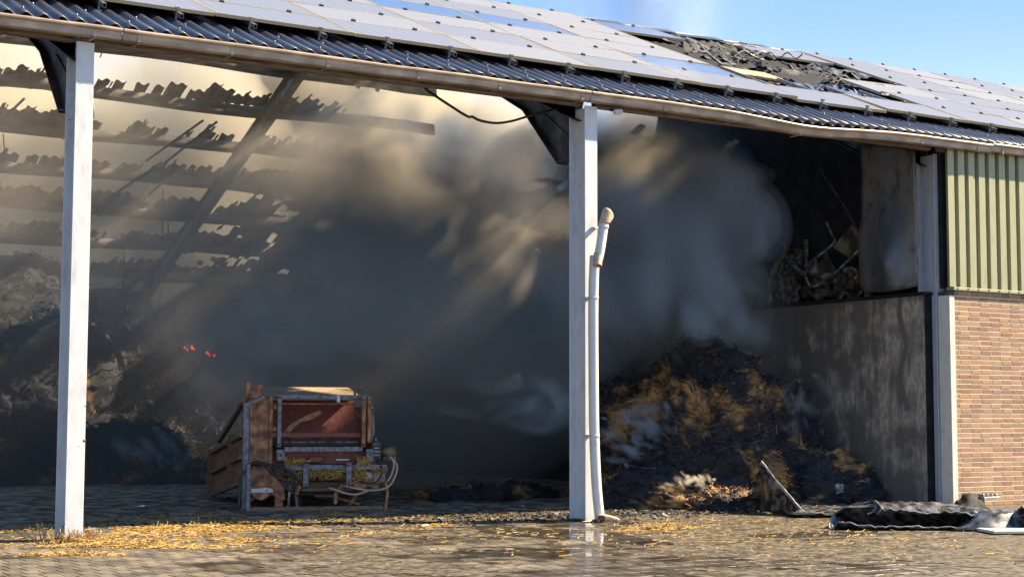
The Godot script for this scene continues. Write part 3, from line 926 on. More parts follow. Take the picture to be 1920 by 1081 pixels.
# ---------------------------------------------------------------- concrete side wall inside, with the wreckage on top of it
func build_inner_wall() -> void:
	var st := mb()
	var grid := []
	for i in 13:
		var r := []
		for j in 41:
			var y := lerpf(2.97, -0.03, i / 12.0)
			r.append(Vector3(WALL_X + 0.006 * bump.get_noise_2d(i * 90.0, j * 60.0), y + (0.03 * bump.get_noise_2d(j * 200.0, 1) if i == 0 else 0.0), -0.36 - j * 0.14))
		grid.append(r)
	skin(st, grid)
	
	var wall := thing("concrete_wall", "sooty concrete side wall streaked with runs of soot behind the smouldering heap", "concrete wall", Vector3(WALL_X, 0, -4))
	obj("wall_face", st, M.concrete_wall, wall)
	st = mb()
	bb(st, WALL_X - 0.02, WALL_X + 0.42, 2.93, 2.985, -5.9, -0.36, 0.01)
	obj("wall_coping", st, M.black_cladding, wall)
	st = mb()
	bb(st, WALL_X + 0.02, WALL_X + 0.4, -0.05, 2.92, -16.1, -0.38)
	obj("wall_core", st, M.black_cladding, wall)
	st = mb()
	var pf := Transform3D(Basis(Vector3(0, 0, -1), Vector3(0, 1, 0), Vector3(1, 0, 0)), Vector3(12.33, 0, 0))
	var burnt := PackedVector2Array([Vector2(0.3, 2.9), Vector2(15.9, 2.9), Vector2(15.9, 3.6)])
	for k in 34:  # top edge shaped to let sun pass over and break up its shadow
		var d := 15.7 - k * 0.25
		burnt.append(Vector2(d, clampf(lerpf(5.2, 3.7, (d - 7.2) / 8.5) + 1.1 * bump.get_noise_2d(d * 45, 8) + 0.5 * bump.get_noise_2d(d * 210, 80), 3.2, rear_y(-d) - 0.1)))
	burnt.append_array(PackedVector2Array([Vector2(7.1, 6.4), Vector2(6.7, front_y(-6.7) - 0.1), Vector2(0.3, front_y(-0.3) - 0.1)]))
	prism(st, burnt, pf, 0.07)
	var back := obj("void_partition", st, M.black_cladding)  # black sheet added for the dark of the open bay behind
	tag(back, "added black partition in place of the dark opening above the concrete side wall", "partition")
	# hanging sheet beside the right post
	st = mb(true)
	grid = []
	for i in 25:
		var v := i / 24.0
		var r := []
		for j in 17:
			var u := j / 16.0
			var z := lerpf(-1.34 + 0.05 * sin(v * 5.0) - 0.09 * sin(v * PI), -0.4, u)
			var y := lerpf(5.2, 3.06, v) + (0.16 * (u - 1.0) * 0 - 0.22 * u * u * (1.0 - v)) - 0.06 * sin(u * PI) * v
			var x := WALL_X - 0.07 - 0.1 * sin(u * PI) * (0.4 + v) + 0.05 * bump.get_noise_2d(u * 160, v * 190) - 0.12 * exp(-pow((v - 0.8) * 6.0, 2)) * exp(-pow((u - 0.6) * 6, 2)) - 0.12 * pow(1.0 - u, 4.0)
			r.append(Vector3(x, y, z))
		grid.append(r)
	skin(st, grid, null, 0.006)
	tag(obj("hanging_sheet", st, M.stained_sheet), "buckled grey metal sheet hanging from the eave beside the right post", "metal sheet")
	# drum
	var drum := thing("burnt_drum", "burnt half-round metal drum lying on top of the concrete wall", "drum", Vector3(12.2, 3.0, -3.6))
	st = mb(true)
	grid = []
	for i in 13:
		var a := lerpf(-0.15, PI * 0.62, i / 12.0)
		var r := []
		for j in 7:
			r.append(Vector3(12.25 - 0.12 + j * 0.03 - 0.03 * sin(a * 3), 3.02 + 0.85 * sin(a) * 1.0, -3.35 - 0.55 * cos(a) - 0.0))
		grid.append(r)
	skin(st, grid, null, 0.01)
	obj("rim", st, M.pale_ash_metal, drum)
	st = mb(true)
	for i in 12:
		tri(st, Vector3(12.16, 3.02, -3.2), grid[i][3], grid[i + 1][3])
	obj("end_plate", st, M.drum_metal, drum)
	# bent tubes, plates and rods
	var tubes := [
		["bent_tube", "bent steel tube loop hanging over the top of the concrete wall", [Vector3(12.15, 4.2, -2.55), Vector3(12.12, 3.98, -2.38), Vector3(12.1, 3.84, -2.36), Vector3(12.08, 3.58, -2.9), Vector3(12.06, 3.46, -2.95), Vector3(12.02, 3.26, -2.8), Vector3(12.0, 3.22, -2.66), Vector3(12.02, 3.36, -2.3), Vector3(12.05, 3.72, -1.72)], 0.02],
		["thin_rod", "thin rod slanting down in front of the black opening", [Vector3(12.2, 5.08, -2.72), Vector3(12.15, 4.95, -2.6), Vector3(12.1, 4.4, -2.1), Vector3(12.05, 3.86, -1.68)], 0.012],
		["upright_bar", "rusty bar leaning against the end of the burnt drum", [Vector3(12.1, 3.95, -3.45), Vector3(12.0, 3.1, -3.05)], 0.022],
		["charred_stake", "short charred stake standing behind the burnt drum", [Vector3(12.25, 3.0, -3.1), Vector3(12.25, 4.0, -3.12)], 0.035]]
	for e in tubes:
		st = mb(true)
		tube(st, curve(e[2], 5), e[3], 7)
		tag(obj(e[0], st, M.pale_ash_metal if e[0] == "bent_tube" else M.drum_metal), e[1], "bar" if e[0] != "bent_tube" else "tube")
	for e in [[Vector3(12.1, 3.2, -2.9), 0.7, 0.5, "dark crumpled sheet scrap heaped beside the burnt drum"], [Vector3(12.05, 3.15, -2.0), 0.8, 0.36, "sooty folded scrap lying below the tilted yellowed plate"], [Vector3(12.0, 3.12, -4.6), 1.2, 0.4, "thin bent scrap trailing off the wall left of the burnt drum"]]:
		st = mb(true)
		grid = []
		for i in 11:
			var r := []
			for j in 13:
				var u := j / 12.0 - 0.5; var v := i / 10.0
				r.append(e[0] + Vector3(0.14 * sin(v * 5.0) + 0.25 * bump.get_noise_2d(u * 240 + e[1] * 999, v * 190), v * e[2] - 0.12 + 0.22 * bump.get_noise_2d(u * 300, v * 200 + e[1] * 777), u * e[1]))
			grid.append(r)
		skin(st, grid, null, 0.006)
		tag(obj("crumpled_scrap", st, M.drum_metal), e[3], "scrap metal", "scraps on the concrete wall")
	var plates := [
		["yellowed plate tilted among the wreckage next to the hanging sheet", [Vector3(12.22, 4.12, -2.05), Vector3(12.22, 3.82, -2.48), Vector3(12.2, 3.58, -2.05), Vector3(12.2, 3.74, -1.7)]],
		["smaller yellowed plate with a dark hole inside the bent tube", [Vector3(12.2, 3.74, -2.6), Vector3(12.2, 3.5, -2.86), Vector3(12.12, 3.2, -2.7), Vector3(12.12, 3.42, -2.3)]]]
	for e in plates:
		st = mb()
		var p = e[1]
		var n: Vector3 = (p[1] - p[0]).cross(p[2] - p[0]).normalized() * 0.012
		quad(st, p[0], p[1], p[2], p[3])
		quad(st, p[3] + n, p[2] + n, p[1] + n, p[0] + n)
		for i in 4: quad(st, p[i], p[i] + n, p[(i + 1) % 4] + n, p[(i + 1) % 4])
		tag(obj("loose_plate", st, M.yellow_plate), e[0], "metal plate", "plates on the concrete wall")
	st = mb(true)
	tube(st, [Vector3(12.0, 3.42, -2.0), Vector3(12.05, 3.3, -1.8)], [0.06, 0.05], 8)
	tag(obj("pipe_stub", st, M.galvanised), "short pale pipe stub lying under the bent tube", "pipe")

# ---------------------------------------------------------------- the rest of the shell
func build_shell() -> void:
	var st := mb()
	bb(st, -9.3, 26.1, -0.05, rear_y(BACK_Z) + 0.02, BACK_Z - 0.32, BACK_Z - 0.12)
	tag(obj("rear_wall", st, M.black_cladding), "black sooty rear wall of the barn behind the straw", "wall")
	st = mb()
	var xf := Transform3D(Basis(Vector3(0, 0, -1), Vector3(0, 1, 0), Vector3(1, 0, 0)), Vector3(-9.35, 0, 0))
	prism(st, PackedVector2Array([Vector2(0.1, -0.05), Vector2(16.3, -0.05), Vector2(16.3, rear_y(-16.3) - 0.1), Vector2(6.8, front_y(-6.8) - 0.06), Vector2(0.1, front_y(-0.1) - 0.06)]), xf, 0.12)
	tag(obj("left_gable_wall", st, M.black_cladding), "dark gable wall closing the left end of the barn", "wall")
	st = mb()
	xf.origin.x = 26.0
	prism(st, PackedVector2Array([Vector2(0.1, -0.05), Vector2(16.3, -0.05), Vector2(16.3, rear_y(-16.3) - 0.1), Vector2(6.8, front_y(-6.8) - 0.06), Vector2(0.1, front_y(-0.1) - 0.06)]), xf, 0.12)
	tag(obj("right_gable_wall", st, M.black_cladding), "dark gable wall closing the right end of the barn", "wall")

# ---------------------------------------------------------------- downpipe at the middle post
func build_downpipe() -> void:
	var d := thing("downpipe", "grey plastic downpipe on the middle post, broken and melted at its top", "downpipe", Vector3(6.05, 0, 0.09))
	var st := mb(true)
	tube(st, curve([Vector3(6.065, 0.03, 0.1), Vector3(6.02, 0.4, 0.1), Vector3(5.995, 1.01, 0.09), Vector3(5.985, 1.8, 0.09), Vector3(5.985, 2.6, 0.09), Vector3(6.0, 3.12, 0.1)], 5), 0.06, 16)
	obj("pipe", st, M.pvc_grey, d)
	# the broken upper piece leans forward over the rest
	st = mb(true)
	tube(st, curve([Vector3(5.985, 3.02, 0.17), Vector3(6.03, 3.2, 0.17), Vector3(6.07, 3.38, 0.16), Vector3(6.09, 3.5, 0.16)], 4), [0.05, 0.054, 0.058, 0.058, 0.058, 0.058, 0.058, 0.058, 0.058, 0.058, 0.058, 0.06, 0.06], 14, false)
	obj("broken_piece", st, M.pvc_grey, d)
	st = mb(true)
	var grid := []
	for i in 8:
		var r := []
		for k in 19:
			var a := TAU * k / 18
			var top := 0.12 + 0.07 * cos(a - 2.6) 
			r.append(Vector3(6.095 + 0.008 * i + cos(a) * 0.066, 3.5 + top * i / 7.0, 0.16 + sin(a) * 0.066))
		grid.append(r)
	skin(st, grid, null, 0.004)
	obj("melted_collar", st, M.pvc_burnt, d)
	st = mb(true)
	tube(st, [Vector3(5.97, 2.99, 0.2), Vector3(5.985, 3.06, 0.18), Vector3(6.0, 3.14, 0.17)], [0.052, 0.056, 0.053], 14, false)
	obj("burnt_lower_edge", st, M.pvc_burnt, d)
	for y in [2.62, 1.0, 3.46]:
		st = mb(true)
		var x := 5.985 if y > 2 else 5.995
		if y > 3: x = 6.085
		var zz := 0.09 if y < 3 else 0.16
		tube(st, [Vector3(x, y - 0.014, zz), Vector3(x, y + 0.014, zz)], 0.065, 16)
		bb(st, x - 0.07, x + 0.0, y - 0.012, y + 0.012, 0.003, 0.05)
		obj("pipe_clip", st, M.pvc_grey, d)
	# broken clay shoe at its foot
	st = mb(true)
	tube(st, curve([Vector3(6.04, 0.05, 0.14), Vector3(6.12, 0.045, 0.2), Vector3(6.22, 0.025, 0.26)], 4), [0.05, 0.05, 0.045, 0.042, 0.04, 0.036, 0.03, 0.026, 0.02], 10, false)
	tube(st, curve([Vector3(6.02, 0.045, 0.15), Vector3(5.97, 0.05, 0.25), Vector3(5.95, 0.045, 0.3)], 3), 0.048, 10, false)
	tube(st, [Vector3(5.96, 0.02, 0.16), Vector3(5.75, 0.012, 0.2)], [0.02, 0.01], 8)
	obj("broken_shoe", st, M.pvc_burnt, d)

# ---------------------------------------------------------------- the straw machine
func build_machine() -> void:
	var m := thing("straw_spreader", "rusty old straw spreading machine with red panel, blue bars and hanging hoses", "farm machine", Vector3(3.08, 0, -3.4), "", true, deg_to_rad(-15.0))
	m.scale = Vector3(1.05, 1, 1)
	var part := func(called: String, mt, boxes: Array, e := 0.004) -> MeshInstance3D:
		var st := mb()
		for b in boxes: bb(st, b[0], b[1], b[2], b[3], b[4], b[5], e)
		return obj(called, st, mt, m)
	var R = M.rusty_plate; var B = M.blue_steel; var W = M.old_wood; var D = M.dark_grille
	part.call("front_leg", B, [[0.0, 0.05, 0.02, 0.62, -0.05, 0.0]])
	part.call("bottom_rail", W, [[0.05, 1.68, 0.02, 0.075, -0.06, -0.005]])
	part.call("bottom_plank", M.sandy_plate, [[1.04, 1.48, 0.022, 0.07, -0.11, -0.062]])
	part.call("side_post", B, [[-0.02, 0.055, 0.02, 1.39, -0.34, -0.27]])
	part.call("side_panel", R, [[0.06, 0.3, 0.62, 1.46, -0.33, -0.31]])
	part.call("panel_rib", R, [[0.3, 0.345, 0.6, 1.48, -0.34, -0.28], [0.165, 0.185, 0.62, 1.42, -0.308, -0.295]])
	part.call("corner_post", R, [[0.03, 0.085, 1.28, 1.66, -0.5, -0.44]])
	var st := mb()
	prism(st, PackedVector2Array([Vector2(0.085, 1.36), Vector2(0.235, 1.4), Vector2(0.235, 1.63), Vector2(0.19, 1.63), Vector2(0.13, 1.57), Vector2(0.085, 1.56)]), Transform3D(Basis(), Vector3(0, 0, -0.46)), 0.015)
	obj("notched_plate", st, R, m)
	st = mb()
	bar(st, Vector3(-0.0, 1.36, -0.3), Vector3(0.25, 1.47, -0.3), 0.05, 0.05, 0.004)
	obj("upper_brace", st, B, m)
	# the body behind: a tilted bed between two boarded sides
	st = mb()
	quad(st, Vector3(0.25, 1.47, -0.6), Vector3(1.48, 1.5, -0.6), Vector3(1.5, 1.62, -1.5), Vector3(0.22, 1.62, -1.5))
	quad(st, Vector3(0.25, 1.455, -0.6), Vector3(0.22, 1.6, -1.5), Vector3(1.5, 1.6, -1.5), Vector3(1.48, 1.485, -0.6))
	obj("tray", st, M.sandy_plate, m)
	part.call("bed", W, [[0.02, 1.62, 0.3, 0.36, -3.8, -0.5]])
	part.call("far_side", R, [[1.6, 1.63, 0.3, 1.35, -3.2, -0.45]])
	part.call("end_board", R, [[0.1, 1.6, 0.36, 1.3, -1.0, -0.97]])
	part.call("top_beam", B, [[0.42, 1.46, 1.44, 1.5, -0.34, -0.28]])
	part.call("beam_end", B, [[1.5, 1.545, 1.445, 1.505, -0.34, -0.27], [1.545, 1.56, 1.437, 1.513, -0.345, -0.265]])
	part.call("hanger", M.galvanised, [[1.13, 1.175, 1.4, 1.505, -0.276, -0.266]])
	part.call("bin_lip", R, [[1.385, 1.4, 1.5, 1.62, -0.5, -0.4], [1.4, 1.5, 1.595, 1.615, -0.5, -0.4]])
	# the red back plate leans away from the viewer
	st = mb()
	bar(st, Vector3(0.88, 0.9, -0.6), Vector3(0.88, 1.43, -0.84), 1.14, 0.012, 0.0, Vector3.BACK)
	obj("red_panel", st, M.red_paint, m)
	st = mb()
	prism(st, PackedVector2Array([Vector2(0.55, 1.0), Vector2(0.7, 1.16), Vector2(0.85, 1.2), Vector2(0.98, 1.28), Vector2(0.96, 1.33), Vector2(0.8, 1.26), Vector2(0.62, 1.16), Vector2(0.48, 1.02)]), Transform3D(Basis.from_euler(Vector3(-0.35, 0, 0)), Vector3(0, 0.05, -0.05)), 0.01)
	obj("bent_flap", st, R, m)
	part.call("swing_arm", B, [[0.39, 0.44, 0.82, 1.5, -0.24, -0.19]])
	part.call("swing_arm", R, [[1.43, 1.475, 0.82, 1.5, -0.2, -0.14]])
	part.call("swing_arm", R, [[1.505, 1.55, 0.88, 1.48, -0.22, -0.16]])
	part.call("cross_bar", M.red_paint, [[0.3, 1.44, 0.95, 1.01, -0.27, -0.21]])
	part.call("cross_bar", B, [[0.47, 1.44, 0.765, 0.83, -0.2, -0.14]])
	part.call("dark_roller_bed", D, [[0.34, 1.44, 0.84, 0.93, -0.42, -0.34]])
	part.call("lower_red_panel", M.red_paint, [[0.47, 1.5, 0.6, 0.765, -0.32, -0.3]])
	part.call("red_block", M.red_paint, [[0.77, 0.955, 0.615, 0.715, -0.24, -0.16]], 0.02)
	part.call("pivot_box", B, [[0.375, 0.475, 0.65, 0.8, -0.22, -0.1]], 0.01)
	part.call("pivot_box", B, [[1.48, 1.575, 0.65, 0.8, -0.22, -0.1]], 0.01)
	part.call("white_strip", M.white_paint, [[1.1, 1.265, 0.655, 0.672, -0.12, -0.1]])
	part.call("front_beam", B, [[0.47, 1.73, 0.535, 0.6, -0.1, -0.04]])
	part.call("bumper_post", B, [[0.68, 0.745, 0.33, 0.615, -0.036, 0.02]])
	part.call("bumper_post", B, [[1.21, 1.275, 0.34, 0.625, -0.036, 0.02]])
	part.call("rusty_box", R, [[0.05, 0.5, 0.31, 0.58, -0.5, -0.2]], 0.02)
	st = mb()
	prism(st, PackedVector2Array([Vector2(0.05, 0.25), Vector2(0.35, 0.255), Vector2(0.34, 0.29), Vector2(0.27, 0.31), Vector2(0.18, 0.305), Vector2(0.06, 0.3)]), Transform3D(Basis(), Vector3(0, 0, -0.19)), 0.008)
	obj("pale_plate", st, M.white_paint, m)
	for x in [0.075, 0.27]:
		st = mb(true); tube(st, [Vector3(x, 0.278, -0.183), Vector3(x, 0.278, -0.178)], 0.012, 8)
		obj("plate_hole", st, D, m)
	# undercarriage
	st = mb(true); tube(st, [Vector3(0.05, 0.2, -0.75), Vector3(1.65, 0.2, -0.75)], 0.05, 10); obj("axle", st, D, m)
	part.call("jack_leg", R, [[0.39, 0.49, 0.03, 0.3, -0.4, -0.32], [0.36, 0.52, 0.02, 0.035, -0.44, -0.28]])
	st = mb()
	bar(st, Vector3(0.66, 0.34, -0.08), Vector3(0.6, 0.22, -0.06), 0.03, 0.04, 0.004); bar(st, Vector3(0.6, 0.22, -0.06), Vector3(0.63, 0.05, -0.06), 0.03, 0.04, 0.004)
	obj("link_arm", st, R, m)
	st = mb(true); tube(st, [Vector3(0.54, 0.34, -0.12), Vector3(0.53, 0.1, -0.12)], 0.018, 8); tube(st, [Vector3(0.53, 0.1, -0.12), Vector3(0.5, 0.06, -0.1), Vector3(0.56, 0.04, -0.1)], 0.012, 6)
	obj("hydraulic_ram", st, M.galvanised, m)
	st = mb(true); tube(st, [Vector3(0.6, 0.12, -0.13), Vector3(0.64, 0.12, -0.13)], 0.08, 14); obj("small_wheel", st, M.black_rubber, m)
	st = mb()
	bar(st, Vector3(1.19, 0.34, -0.1), Vector3(1.1, 0.24, -0.1), 0.04, 0.04, 0.004); bar(st, Vector3(1.1, 0.24, -0.1), Vector3(1.1, 0.1, -0.1), 0.04, 0.04, 0.004)
	obj("link_arm", st, R, m)
	part.call("lower_beam", W, [[0.7, 1.7, 0.255, 0.3, -0.3, -0.25], [0.9, 1.2, 0.17, 0.2, -0.5, -0.45]])
	st = mb(true); tube(st, [Vector3(1.4, 0.47, -0.2), Vector3(1.62, 0.44, -0.2)], [0.08, 0.055], 14); obj("feed_drum", st, M.pvc_grey, m)
	part.call("straw_tine_box", M.sandy_plate, [[1.58, 1.72, 0.36, 0.5, -0.3, -0.1]])
	st = mb(true); tube(st, curve([Vector3(1.71, 0.4, -0.05), Vector3(1.735, 0.25, -0.04), Vector3(1.72, 0.12, -0.03), Vector3(1.715, 0.02, -0.03)], 4), 0.02, 8); obj("right_leg", st, R, m)
	# gearbox, motor, chain
	part.call("gearbox", M.drum_metal, [[1.555, 1.67, 0.67, 0.89, -0.3, -0.12]], 0.012)
	part.call("gearbox_grille", D, [[1.575, 1.65, 0.69, 0.85, -0.12, -0.11]])
	for k in 3: part.call("grille_bar", M.galvanised, [[1.58, 1.645, 0.715 + k * 0.045, 0.727 + k * 0.045, -0.11, -0.104]])
	st = mb(true); tube(st, [Vector3(1.67, 0.76, -0.2), Vector3(1.7, 0.76, -0.2), Vector3(1.72, 0.76, -0.2), Vector3(1.85, 0.755, -0.2), Vector3(1.87, 0.755, -0.2)], [0.04, 0.04, 0.065, 0.068, 0.05], 14); obj("motor", st, M.yellow_plate, m)
	part.call("motor_foot", M.yellow_plate, [[1.7, 1.86, 0.64, 0.7, -0.27, -0.13]])
	var links := curve([Vector3(1.55, 1.28, -0.25), Vector3(1.585, 1.22, -0.25), Vector3(1.6, 1.08, -0.25), Vector3(1.585, 0.92, -0.25), Vector3(1.58, 0.88, -0.25)], 6)
	for k in links.size() - 1:
		st = mb(); bar(st, links[k].lerp(links[k + 1], 0.12), links[k].lerp(links[k + 1], 0.88), 0.022, 0.012 if k % 2 else 0.022, 0.003)
		obj("chain_link", st, M.galvanised, m)
	# hoses
	for h in [[Vector3(0.03, 0.5, -0.1), Vector3(0.08, 0.62, 0.02), Vector3(0.2, 0.6, 0.04), Vector3(0.38, 0.44, 0.05), Vector3(0.6, 0.36, 0.03)], [Vector3(0.02, 0.56, -0.1), Vector3(0.1, 0.65, 0.03), Vector3(0.26, 0.6, 0.06), Vector3(0.44, 0.5, 0.05), Vector3(0.62, 0.42, 0.02)], [Vector3(0.2, 0.6, -0.1), Vector3(0.32, 0.6, 0.02), Vector3(0.48, 0.55, 0.05), Vector3(0.6, 0.45, 0.03), Vector3(0.68, 0.36, 0.0)], [Vector3(0.04, 0.58, -0.05), Vector3(-0.06, 0.46, 0.0), Vector3(-0.08, 0.3, 0.0), Vector3(-0.09, 0.08, 0.0)]]:
		st = mb(true); tube(st, curve(h, 5), 0.017, 7); obj("hose", st, M.black_rubber, m)
	for h in [[Vector3(1.8, 0.68, -0.1), Vector3(1.86, 0.58, -0.06), Vector3(1.82, 0.42, -0.04), Vector3(1.72, 0.3, -0.03), Vector3(1.5, 0.27, -0.05), Vector3(1.2, 0.33, -0.06)], [Vector3(1.77, 0.7, -0.1), Vector3(1.82, 0.62, -0.06), Vector3(1.79, 0.48, -0.04), Vector3(1.73, 0.38, -0.02)], [Vector3(1.5, 0.27, -0.04), Vector3(1.3, 0.22, -0.02), Vector3(1.0, 0.31, -0.03)]]:
		st = mb(true); tube(st, curve(h, 5), 0.014, 7); obj("hose", st, M.beige_hose, m)
	# left side: a frame of rails with boards set in, sloping down to the rear
	var rail := func(called: String, a: Vector3, b: Vector3, w := 0.06): 
		var s2 := mb(); bar(s2, a, b, w, w, 0.006); obj(called, s2, M.old_wood, m)
	rail.call("side_rail", Vector3(-0.03, 0.98, -0.3), Vector3(-0.03, 0.68, -3.9))
	rail.call("side_rail", Vector3(-0.03, 0.7, -0.3), Vector3(-0.03, 0.38, -3.9))
	rail.call("side_rail", Vector3(-0.03, 0.37, -0.3), Vector3(-0.03, 0.05, -3.9))
	rail.call("rear_post", Vector3(-0.03, 0.0, -3.9), Vector3(-0.03, 0.72, -3.9), 0.1)
	rail.call("middle_post", Vector3(-0.035, 0.24, -1.42), Vector3(-0.035, 0.98, -1.42), 0.08)
	rail.call("sloping_rail", Vector3(-0.03, 0.86, -2.9), Vector3(-0.01, 1.4, -0.32), 0.06)
	for q in [[-3.84, -1.47, 0], [-1.38, -0.36, 1]]:
		for j in 2:
			st = mb()
			var lo := func(z): return lerpf(0.37 + 0.33 * j, 0.05 + 0.33 * j, (-z - 0.3) / 3.6) + 0.02
			var hi := func(z): return lerpf(0.70 + 0.28 * j, 0.38 + 0.30 * j, (-z - 0.3) / 3.6) - 0.02
			quad(st, Vector3(0.0, lo.call(q[0]), q[0]), Vector3(0.0, lo.call(q[1]), q[1]), Vector3(0.0, hi.call(q[1]), q[1]), Vector3(0.0, hi.call(q[0]), q[0]))
			quad(st, Vector3(0.012, hi.call(q[0]), q[0]), Vector3(0.012, hi.call(q[1]), q[1]), Vector3(0.012, lo.call(q[1]), q[1]), Vector3(0.012, lo.call(q[0]), q[0]))
			obj("side_board", st, R, m)
	# bolts, stiffeners and worn working parts
	for q in [[0.08, 0.68], [0.08, 0.86], [0.08, 1.04], [0.08, 1.22], [0.08, 1.4], [0.28, 0.7], [0.28, 0.95], [0.28, 1.2], [0.28, 1.42]]:
		st = mb(true); tube(st, [Vector3(q[0], q[1], -0.31), Vector3(q[0], q[1], -0.292)], 0.011, 6); obj("bolt", st, M.galvanised, m)
	for q in [[0.41, 0.86, -0.185], [0.41, 1.46, -0.185], [1.45, 0.86, -0.135], [1.45, 1.44, -0.135], [1.53, 1.43, -0.155], [0.71, 0.58, 0.022], [0.71, 0.36, 0.022], [1.24, 0.59, 0.022], [1.24, 0.37, 0.022], [0.42, 0.72, -0.098], [1.53, 0.72, -0.098]]:
		st = mb(true); tube(st, [Vector3(q[0], q[1], q[2]), Vector3(q[0], q[1], q[2] + 0.014)], 0.013, 6); obj("bolt", st, D, m)
	for q in [[0.36, 1.34], [0.36, 1.06]]:
		part.call("side_lug", R, [[q[0] - 0.02, q[0] + 0.03, q[1] - 0.03, q[1] + 0.03, -0.26, -0.24]])
	part.call("panel_stiffener", R, [[0.36, 1.42, 1.37, 1.395, -0.66, -0.6], [0.36, 0.385, 1.0, 1.4, -0.66, -0.6]])
	part.call("roller", M.drum_metal, [[0.36, 1.42, 0.87, 0.9, -0.3, -0.27]], 0.012)
	for k in 9:
		st = mb(); bar(st, Vector3(0.42 + k * 0.12, 0.885, -0.285), Vector3(0.44 + k * 0.12, 0.945, -0.255), 0.012, 0.012); obj("roller_tooth", st, M.drum_metal, m)
	st = mb(true); tube(st, [Vector3(1.6, 0.92, -0.24), Vector3(1.63, 0.92, -0.24)], 0.06, 14); obj("sprocket", st, M.drum_metal, m)
	st = mb(true); tube(st, [Vector3(1.565, 1.28, -0.25), Vector3(1.595, 1.28, -0.25)], 0.04, 12); obj("sprocket", st, M.drum_metal, m)
	for q in [[Vector3(0.5, 0.52, -0.45), Vector3(0.05, 0.08, -0.45)], [Vector3(1.62, 0.5, -0.4), Vector3(1.3, 0.06, -0.3)], [Vector3(0.75, 0.3, -0.9), Vector3(1.5, 0.06, -0.6)]]:
		st = mb(); bar(st, q[0], q[1], 0.035, 0.035, 0.004); obj("diagonal_brace", st, R, m)
	part.call("skid", W, [[0.03, 0.11, 0.0, 0.05, -1.6, 0.0], [1.6, 1.68, 0.0, 0.05, -1.6, -0.02]])
	# a torn, curled skirt of sheet under the rusty box and another under the feed drum
	for q in [[Vector3(0.07, 0.33, -0.21), 0.42, 0.16], [Vector3(1.3, 0.42, -0.12), 0.34, 0.14]]:
		st = mb(true)
		var rows := []
		for i in 6:
			var r := []
			for j in 11:
				var u := j / 10.0
				r.append(q[0] + Vector3(u * q[1], -i / 5.0 * q[2] * (0.6 + 0.5 * absf(sin(u * 5.0))), 0.03 * sin(u * 7.0) * i / 5.0 + 0.02 * i / 5.0))
			rows.append(r)
		skin(st, rows, null, 0.004); obj("torn_skirt", st, R, m)
	for h in [[Vector3(0.3, 0.58, -0.05), Vector3(0.45, 0.34, 0.06), Vector3(0.62, 0.2, 0.04), Vector3(0.66, 0.1, -0.02)], [Vector3(1.62, 0.66, -0.1), Vector3(1.66, 0.5, 0.0), Vector3(1.55, 0.36, 0.02), Vector3(1.35, 0.4, 0.0)]]:
		st = mb(true); tube(st, curve(h, 5), 0.013, 7); obj("hose", st, M.black_rubber, m)
	# straw caught on the bars
	var places := []; var cols := []
	for c in [[0.47, 0.72, 0.63, 0.03, 90], [1.38, 1.52, 0.64, 0.03, 60], [0.74, 1.22, 0.49, 0.05, 200], [0.52, 0.66, 0.46, 0.07, 70], [1.3, 1.46, 0.46, 0.09, 90], [1.55, 1.72, 0.53, 0.03, 40]]:
		for k in c[4]:
			places.append(strand(Vector3(rng.randf_range(c[0], c[1]), c[2] + rng.randfn(0, c[3] * 0.5), rng.randf_range(-0.16, 0.02)), Vector3(rng.randfn(0, 0.8), -0.5 + rng.randfn(0, 0.5), rng.randfn(0, 0.5)), rng.randf_range(0.06, 0.17), rng.randf_range(0.003, 0.006)))
			cols.append(straw_color(0.9))
	scatter("caught_straw", strand_mesh(), M.straw, places, cols, m)

# ---------------------------------------------------------------- straw, heaps and ash
var strand_: ArrayMesh
func strand_mesh() -> ArrayMesh:
	if strand_ == null:
		var st := mb()
		for k in 3:
			var a := TAU * k / 3; var b := TAU * (k + 1) / 3
			quad(st, Vector3(cos(a), sin(a), -0.5), Vector3(cos(a), sin(a), 0.5), Vector3(cos(b), sin(b), 0.5), Vector3(cos(b), sin(b), -0.5))
		strand_ = done(st)
	return strand_

func strand(at: Vector3, dir: Vector3, length: float, r: float) -> Transform3D:
	var z := dir.normalized()
	if not z.is_finite() or z.length() < 0.5: z = Vector3.RIGHT
	var x := z.cross(Vector3.UP if absf(z.y) < 0.95 else Vector3.RIGHT).normalized()
	return Transform3D(Basis(x * r, z.cross(x) * r, z * length), at)

func straw_color(fresh: float) -> Color:
	var g := rng.randf_range(0.55, 1.1)
	var c := Color(0.52, 0.29, 0.05).lerp(Color(0.5, 0.34, 0.12), rng.randf()) * g
	return Color(0.03, 0.022, 0.015).lerp(c, fresh)

func brown_mound(s: float) -> bool: return s < 6.9 or s > 12.5

func heap_point(dir: Vector3, size: Vector3, n: float, s: float, rough: float) -> Vector3:
	var k := pow(pow(absf(dir.x), n) + pow(absf(dir.y), n) + pow(absf(dir.z), n), -1.0 / n)
	var p := dir * k
	var o := Vector3(s * 37.0, s * 11.0, s * 71.0)
	var w := p * size
	var k2 := 1.6 / maxf(size.x, 0.5)
	var r := 1.0 + rough * (0.28 * bump.get_noise_3dv(w * 75.0 * k2 + o * 9.0) + 0.15 * bump.get_noise_3dv(w * 210.0 + o * 5.0) / maxf(1.0, size.x)) 
	var clump := (0.16 if brown_mound(s) else 0.07) * bump.get_noise_3dv(w * 420.0 + o) + 0.09 * bump.get_noise_3dv(w * 1300.0 + o)
	return w * r + dir * clump * minf(1.0, size.x) * 0.9

